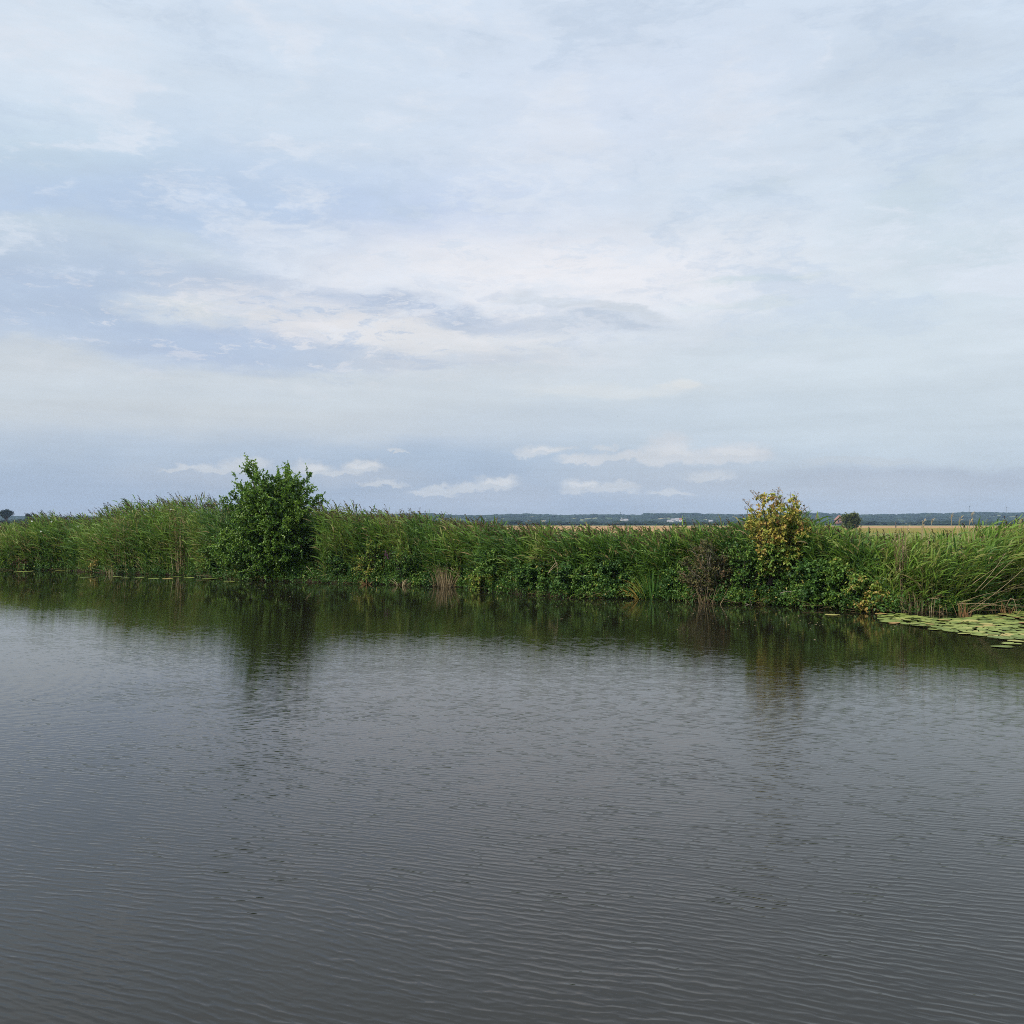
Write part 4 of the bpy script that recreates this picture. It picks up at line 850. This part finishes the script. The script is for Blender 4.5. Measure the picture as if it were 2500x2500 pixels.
# snapped stalks in the middle and lying branches
def sticks(name, segs, mat, rad, label, cat, off=0.0, tint=0.8):
    a0 = segs[0][0]; Yd = depth(a0[0], off); r = root(name, P(a0[0], a0[1], Yd)); mb = MB()
    for s_ in segs:
        pts = np.array([P(q_[0], q_[1], Yd + rng.normal(0, 0.05)) for q_ in s_])
        tt = np.linspace(0, 1, len(pts)); ss_ = np.linspace(0, 1, 8); cv = np.stack([np.interp(ss_, tt, pts[:, i]) for i in range(3)], 1)
        tubes(mb, cv[None], np.linspace(rad, rad * 0.6, 8)[None], tint, 5)
    mb.build('stalk', mat, r); return tag(r, label, cat)
sticks('snapped_stalk', [[(1362, 1380), (1358, 1372), (1340, 1395)], [(1362, 1404), (1360, 1378), (1352, 1360)], [(1359, 1380), (1345, 1392), (1338, 1400)]], M['straw'], 0.014, 'pair of snapped pale reed stalks bent to the left in the middle of the bank', 'reed stalk', -0.25)
sticks('fallen_branch', [[(1905, 1448), (1920, 1444), (1940, 1445), (1960, 1435), (1980, 1425)], [(1940, 1445), (1925, 1458)]], M['greybark'], 0.018, 'grey fallen branch hanging over the water right of the yellow tree', 'branch', -0.1)
sticks('fallen_branch', [[(1820, 1474), (1840, 1480), (1862, 1476)], [(1835, 1478), (1830, 1462)]], M['greybark'], 0.016, 'thin grey branch lying on the water below the yellow tree', 'branch', -0.15)
sticks('fallen_branch', [[(1100, 1385), (1125, 1410), (1145, 1432)], [(1130, 1434), (1165, 1433)]], M['straw'], 0.012, 'thin pale stalk slanting down to the water right of the straw brown clump', 'branch', -0.1)
sticks('fallen_branch', [[(748, 1382), (765, 1402), (775, 1412)], [(762, 1410), (800, 1402)]], M['straw'], 0.012, 'thin pale branch dipping to the water under the right side of the large green tree', 'branch', -0.1)
sticks('bare_bramble_cane', [[(1655, 1395), (1690, 1410), (1740, 1440), (1765, 1462)], [(1690, 1450), (1740, 1445), (1770, 1462)], [(1765, 1365), (1778, 1400), (1780, 1440)], [(1680, 1385), (1720, 1420), (1750, 1455)], [(1700, 1455), (1730, 1458), (1765, 1455)],
                             [(1730, 1345), (1770, 1370), (1778, 1400)], [(1715, 1400), (1735, 1440), (1730, 1470)], [(1690, 1470), (1705, 1462), (1712, 1478)]], M['greybark'], 0.013, 'tangle of bare grey canes in the withered brown bramble', 'branch', -0.3)

# ------------------------------------------------------------------ flowers
def loosestrife(px, py, n, label):
    Yd = depth(px, 0.1); c = P(px, py, Yd); r = root('purple_loosestrife', (c[0], Yd, 0.1))
    for i in range(n):
        mb = MB(); fl = MB()
        tx = c + [rng.normal(0, 0.13), rng.normal(0, .1), rng.uniform(-0.12, 0.14)]; b0 = np.array([c[0] + rng.normal(0, .1), Yd + 0.1, 0.15])
        tubes(mb, curve(b0[None], tx[None], np.array([[0, 0, .1]]), 5), 0.006, 0.4, 3)
        s = rng.random(26)[:, None]; pp_ = tx - np.array([0, 0, 0.22]) * s + rng.normal(0, 0.012, (26, 3))
        leaves(fl, pp_, rng.normal(size=(26, 3)), np.tile([[0, 0, 1.]], (26, 1)), 0.035, 0.03, 0.5)
        s = rng.uniform(0.3, 0.85, 10)[:, None]; leaves(mb, b0 * (1 - s) + tx * s, rng.normal(size=(10, 3)), np.tile([[0, 0, 1.]], (10, 1)), 0.08, 0.025, 0.5)
        mb.build('stem', M['green'], r); fl.build('flower_spike', M['purple'], r)
    return tag(r, label, 'flower')
loosestrife(947, 1352, 6, 'purple flower spikes beside the yellowish bramble bush')
loosestrife(2088, 1425, 7, 'purple flower spikes above the lily pads end of the bank')
for (fx, fy, lab) in [(100, 1297, 'largest white bindweed flower low on the left bank reeds'), (191, 1285, 'white bindweed flower in the reeds right of the largest one'), (126, 1273, 'small white bindweed flower high in the left bank reeds'),
                      (78, 1272, 'white bindweed flower nearest the far left end of the reeds'), (417, 1243, 'lone white bindweed flower near the top of the tall reeds')]:
    Yd = depth(fx, 0.0) ; c = P(fx, fy, Yd); r = root('bindweed_flower', c); mb = MB(); k = 10; a = np.arange(k) * 2 * math.pi / k
    rim = c + np.stack([0.045 * np.cos(a), -0.02 + 0 * a, 0.045 * np.sin(a)], 1) * (1 + 0.0 * a)[:, None]; thr = c + np.stack([0.012 * np.cos(a), 0.03 + 0 * a, 0.012 * np.sin(a)], 1)
    mb.add(np.concatenate([rim, thr]), [[i, (i + 1) % k, k + (i + 1) % k, k + i] for i in range(k)]); mb.build('petals', M['white'], r)
    mb = MB(); tubes(mb, [[c + [0, 0.03, 0], c + [0.02, 0.15, -0.1], c + [0.03, 0.3, -0.4]]], 0.005, 0.4, 4); mb.build('stem', M['green'], r)
    tag(r, lab, 'flower', 'white bindweed flowers in the left bank reeds')

# ------------------------------------------------------------------ lily pads
m, t, b = base_mat('lily_pad')
oi = t.new('ShaderNodeObjectInfo'); tcn = t.new('ShaderNodeTexCoord'); ob = tcn.outputs['Object']
ox, oy, oz = t.sep(ob); angn = t.m('ARCTAN2', oy, ox); rad_ = t.vm('LENGTH', ob)
ln = t.new('ShaderNodeVectorMath', operation='LENGTH'); t.l.new(ob, ln.inputs[0])
vein = t.ss(t.m('SINE', t.m('MULTIPLY', angn, 22.0)), 0.86, 1.0)
c0 = t.ramp(oi.outputs['Random'], [(0.0, (0.095, 0.13, 0.025)), (0.4, (0.15, 0.19, 0.035)), (0.8, (0.21, 0.24, 0.055)), (0.92, (0.32, 0.28, 0.09)), (1.0, (0.30, 0.16, 0.06))])
c0 = t.mix(t.m('MULTIPLY', vein, 0.25), c0, (0.28, 0.34, 0.12, 1))
spt = t.ss(t.noise(ob, 9.0, 5.0, 0.7), 0.60, 0.72)
c0 = t.mix(t.m("MULTIPLY", spt, 0.55), c0, (0.22, 0.17, 0.06, 1))
t.l.new(c0, b.inputs['Base Color']); b.inputs['Roughness'].default_value = 0.55; b.inputs['Specular IOR Level'].default_value = 0.25
padmat = m
def pad_mesh(k):
    rg = np.random.default_rng(100 + k); n = 30; notch = 0.20; a = np.linspace(notch, 2 * math.pi - notch, n)
    V = [(0, 0, 0)]; rr = (1 + 0.04 * np.sin(a * 3 + k) + 0.015 * rg.normal(size=n))
    for frac, zz in ((0.5, 0.0), (0.93, 0.0), (1.0, 0.03)):
        for i in range(n):
            curl = zz + (0.05 * max(0, math.sin(a[i] * 2 + k)) * (frac > 0.95)); V.append((rr[i] * frac * math.cos(a[i]), rr[i] * frac * 0.9 * math.sin(a[i]), curl))
    Fc = [(0, 1 + i, 2 + i) for i in range(n - 1)]
    for ring in (0, 1):
        for i in range(n - 1): o = 1 + ring * n; Fc.append((o + i, o + n + i, o + n + i + 1, o + i + 1))
    nv = len(V); V2 = [(x, y, z - 0.02) for x, y, z in V]; Fc += [tuple(nv + q_ for q_ in reversed(f_)) for f_ in Fc]
    o = 1 + 2 * n; Fc += [(o + i, nv + o + i, nv + o + i + 1, o + i + 1) for i in range(n - 1)]
    me = bpy.data.meshes.new('lily_pad'); me.from_pydata(V + V2, [], Fc); me.materials.append(padmat)
    for p_ in me.polygons: p_.use_smooth = True
    return me
PM = [pad_mesh(k) for k in range(5)]
def pad(px, py, rad, label, group, lvl=0.0):
    g_ = G(px, py); o = bpy.data.objects.new('lily_pad', PM[rng.integers(5)]); link(o)
    o.location = (g_[0], g_[1], 0.012 + lvl); o.scale = (rad, rad, rad * 0.6); o.rotation_euler = (rng.normal(0, 0.012), rng.normal(0, 0.012), rng.uniform(0, 6.28))
    return tag(o, label, 'lily pad', group)
GP = 'lily pads in the floating patch at the right'
up_e = [(1990, 1505), (2130, 1505), (2180, 1501), (2250, 1507), (2330, 1511), (2400, 1504), (2500, 1493), (2560, 1490)]
lo_e = [(1990, 1507), (2130, 1516), (2180, 1523), (2270, 1533), (2340, 1547), (2420, 1558), (2500, 1570), (2560, 1578)]
a_ = G([p_[0] for p_ in up_e], [p_[1] for p_ in up_e]); 
cand = []; tries = 0
while tries < 9000:
    tries += 1
    px_ = rng.uniform(2150, 2540); u0 = np.interp(px_, [p_[0] for p_ in up_e], [p_[1] for p_ in up_e]); l0 = np.interp(px_, [p_[0] for p_ in lo_e], [p_[1] for p_ in lo_e])
    yA, yB = G(px_, l0)[1], G(px_, u0)[1]; yy = rng.uniform(yA, yB); xx = (px_ - 1250) / F * yy
    rd = rng.uniform(0.13, 0.21)
    if all((xx - q_[0]) ** 2 + (yy - q_[1]) ** 2 > ((rd + q_[2]) * 0.70) ** 2 for q_ in cand): cand.append((xx, yy, rd))
for i, (xx, yy, rd) in enumerate(cand):
    o = bpy.data.objects.new('lily_pad', PM[i % 5]); link(o); o.location = (xx, yy, 0.012 + 0.0035 * (i % 6)); o.scale = (rd, rd, rd * 0.6)
    o.rotation_euler = (rng.normal(0, .05), rng.normal(0, .05), rng.uniform(0, 6.28)); tag(o, 'round green lily pad crowded among the others in the patch at the right', 'lily pad', GP)
pad(2447, 1580, 0.22, 'pale lily pad lying nearest the camera, at the front of the patch', GP)
pad(2470, 1573, 0.21, 'second pale pad from the front, touching the foremost one', GP, 0.004)
pad(2289, 1538, 0.22, 'single long pale pad on open water along the left front of the patch', GP)
pad(2032, 1502, 0.20, 'solitary pad left of the patch below the bright green shrub', GP)
pad(2150, 1499, 0.17, 'pad close to the bank at the left end of the patch below the pale bramble', GP)
pad(2203, 1500, 0.18, 'pad close to the bank by the straw coloured reed feet', GP)
GL = 'flat pads along the left bank waterline'
for px_, py_, rd, lab in [(58, 1393, 0.5, 'widest flat pad at the foot of the reddish withered clump'), (148, 1390, 0.28, 'narrow pad by the dark left bank shrub'), (215, 1407, 0.36, 'pad floating under the orange tinged bush'),
                          (285, 1406, 0.22, 'small pad beneath the pale stubby stems'), (305, 1409, 0.22, 'pad just right of the pale stubby stems'), (340, 1408, 0.24, 'first of three pads below the dark green left bank shrub'),
                          (375, 1410, 0.28, 'middle of three pads below the dark green left bank shrub'), (410, 1410, 0.24, 'last of three pads below the dark green left bank shrub'), (435, 1405, 0.22, 'tan pad under the patch of dry brown stalks'),
                          (462, 1408, 0.24, 'pad right of the tan one under the dry brown stalks'), (512, 1411, 0.34, 'pad to the left of the shrub beside the large tree'), (560, 1417, 0.26, 'pad at the left edge of the large tree reflection')]:
    pad(px_, py_ + 3, rd, lab, GL)

# specks drifting on the calm water
mb = MB(); n = 260; px = rng.uniform(30, 2300, n); row = np.interp(px, [a for a, _ in bank_px], [b_ for _, b_ in bank_px]) + 12 + np.abs(rng.normal(0, 26, n))
g_ = G(px, row); g_[:, 2] = 0.006; k = 0.018 * rng.uniform(0.6, 1.8, n)
dd = nrm(np.stack([rng.normal(size=n), rng.normal(size=n), 0 * k], 1)); leaves(mb, g_, dd, np.tile([[0, 0, 1.]], (n, 1)), k * 2, k * 1.3, np.clip(rng.normal(.8, .2, n), 0, 1), fold=0.1)
tag(mb.build('floating_debris', M['straw']), 'pale specks and fallen petals drifting on the calm dark water', 'debris', kind='stuff')

# ------------------------------------------------------------------ post, birds
def post(px, py_top, py_base, Yd, label):
    c = P(px, py_base, Yd); H = P(px, py_top, Yd)[2] - GZ; r = root('fence_post', (c[0], c[1], GZ)); mb = MB()
    tubes(mb, [[[c[0], c[1], GZ - .2], [c[0] + .03, c[1], GZ + H * .5], [c[0] - 0.03, c[1], GZ + H]]], np.array([[0.28, 0.24, 0.18]]), 0.5, 6); mb.build('shaft', M['post'], r)
    mb = MB(); tubes(mb, [[[c[0] - .2, c[1], GZ + H * .92], [c[0] + .05, c[1], GZ + H * 1.0]]], 0.1, 0.5, 5); mb.build('top', M['post'], r)
    return tag(r, label, 'post')
post(2187, 1273, 1286, 500, 'dark upright post in the field between the lone tree and the pale stalks')
def bird(px, py, Yd, span, mat, label, tilt=0.0):
    c = P(px, py, Yd); r = root('bird', c); s = span / 2; mb = MB()
    body = np.array([[-0.05, -0.28, 0], [0, -0.12, 0.01], [0, 0.1, 0.0], [0, 0.34, -0.01]]) * s * 2 * 0.8 + c
    body[0] = c + np.array([0, -0.28, 0.01]) * s * 1.6
    tubes(mb, body[None], np.array([[0.02, 0.075, 0.06, 0.01]]) * s * 1.6, 0.5, 8)
    for sg_ in (-1, 1):
        st_ = [(0, 0.16, 0.0), (0.4, 0.15, 0.18), (0.75, 0.11, 0.16), (1.0, 0.02, 0.04)]
        V = []
        for u_, ch, z_ in st_:
            V += [c + np.array([sg_ * u_ * s, -ch * s, z_ * s]), c + np.array([sg_ * u_ * s, ch * s, z_ * s - 0.01 * s])]
        mb.add(V, [[0, 1, 3, 2], [2, 3, 5, 4], [4, 5, 7, 6]])
    mb.build('body', mat, r); r.rotation_euler = (0, tilt, 0.4); return tag(r, label, 'bird')
bird(1508, 1016, 120, 0.28, M['bird'], 'tiny dark bird flying high in the middle of the sky', 0.2)
bird(2048, 1230, 260, 0.5, M['bird'], 'faint dark bird just above the horizon over the lone tree', -0.3)
bird(1300, 1250, 260, 0.5, M['bird'], 'dark bird low over the ridge in the middle', 0.9)
bird(2212, 1278, 260, 0.6, M['white'], 'white bird low over the field right of the dark post', 0.3)

# ------------------------------------------------------------------ air
bpy.ops.mesh.primitive_cube_add(size=1)
hz = bpy.context.object; hz.name = 'haze'; hz.scale = (5200, 3500, 72); hz.location = (0, 1600, 34)
tag(hz, kind='stuff')
m = bpy.data.materials.new('haze'); m.use_nodes = True; m.node_tree.nodes.clear(); t = NT(m.node_tree)
o_ = t.new('ShaderNodeOutputMaterial'); pv = t.new('ShaderNodeVolumePrincipled')
pv.inputs['Color'].default_value = (0.50, 0.70, 1.0, 1); pv.inputs['Density'].default_value = 0.00010; pv.inputs['Anisotropy'].default_value = 0.0
t.l.new(pv.outputs[0], o_.inputs['Volume']); hz.data.materials.append(m)
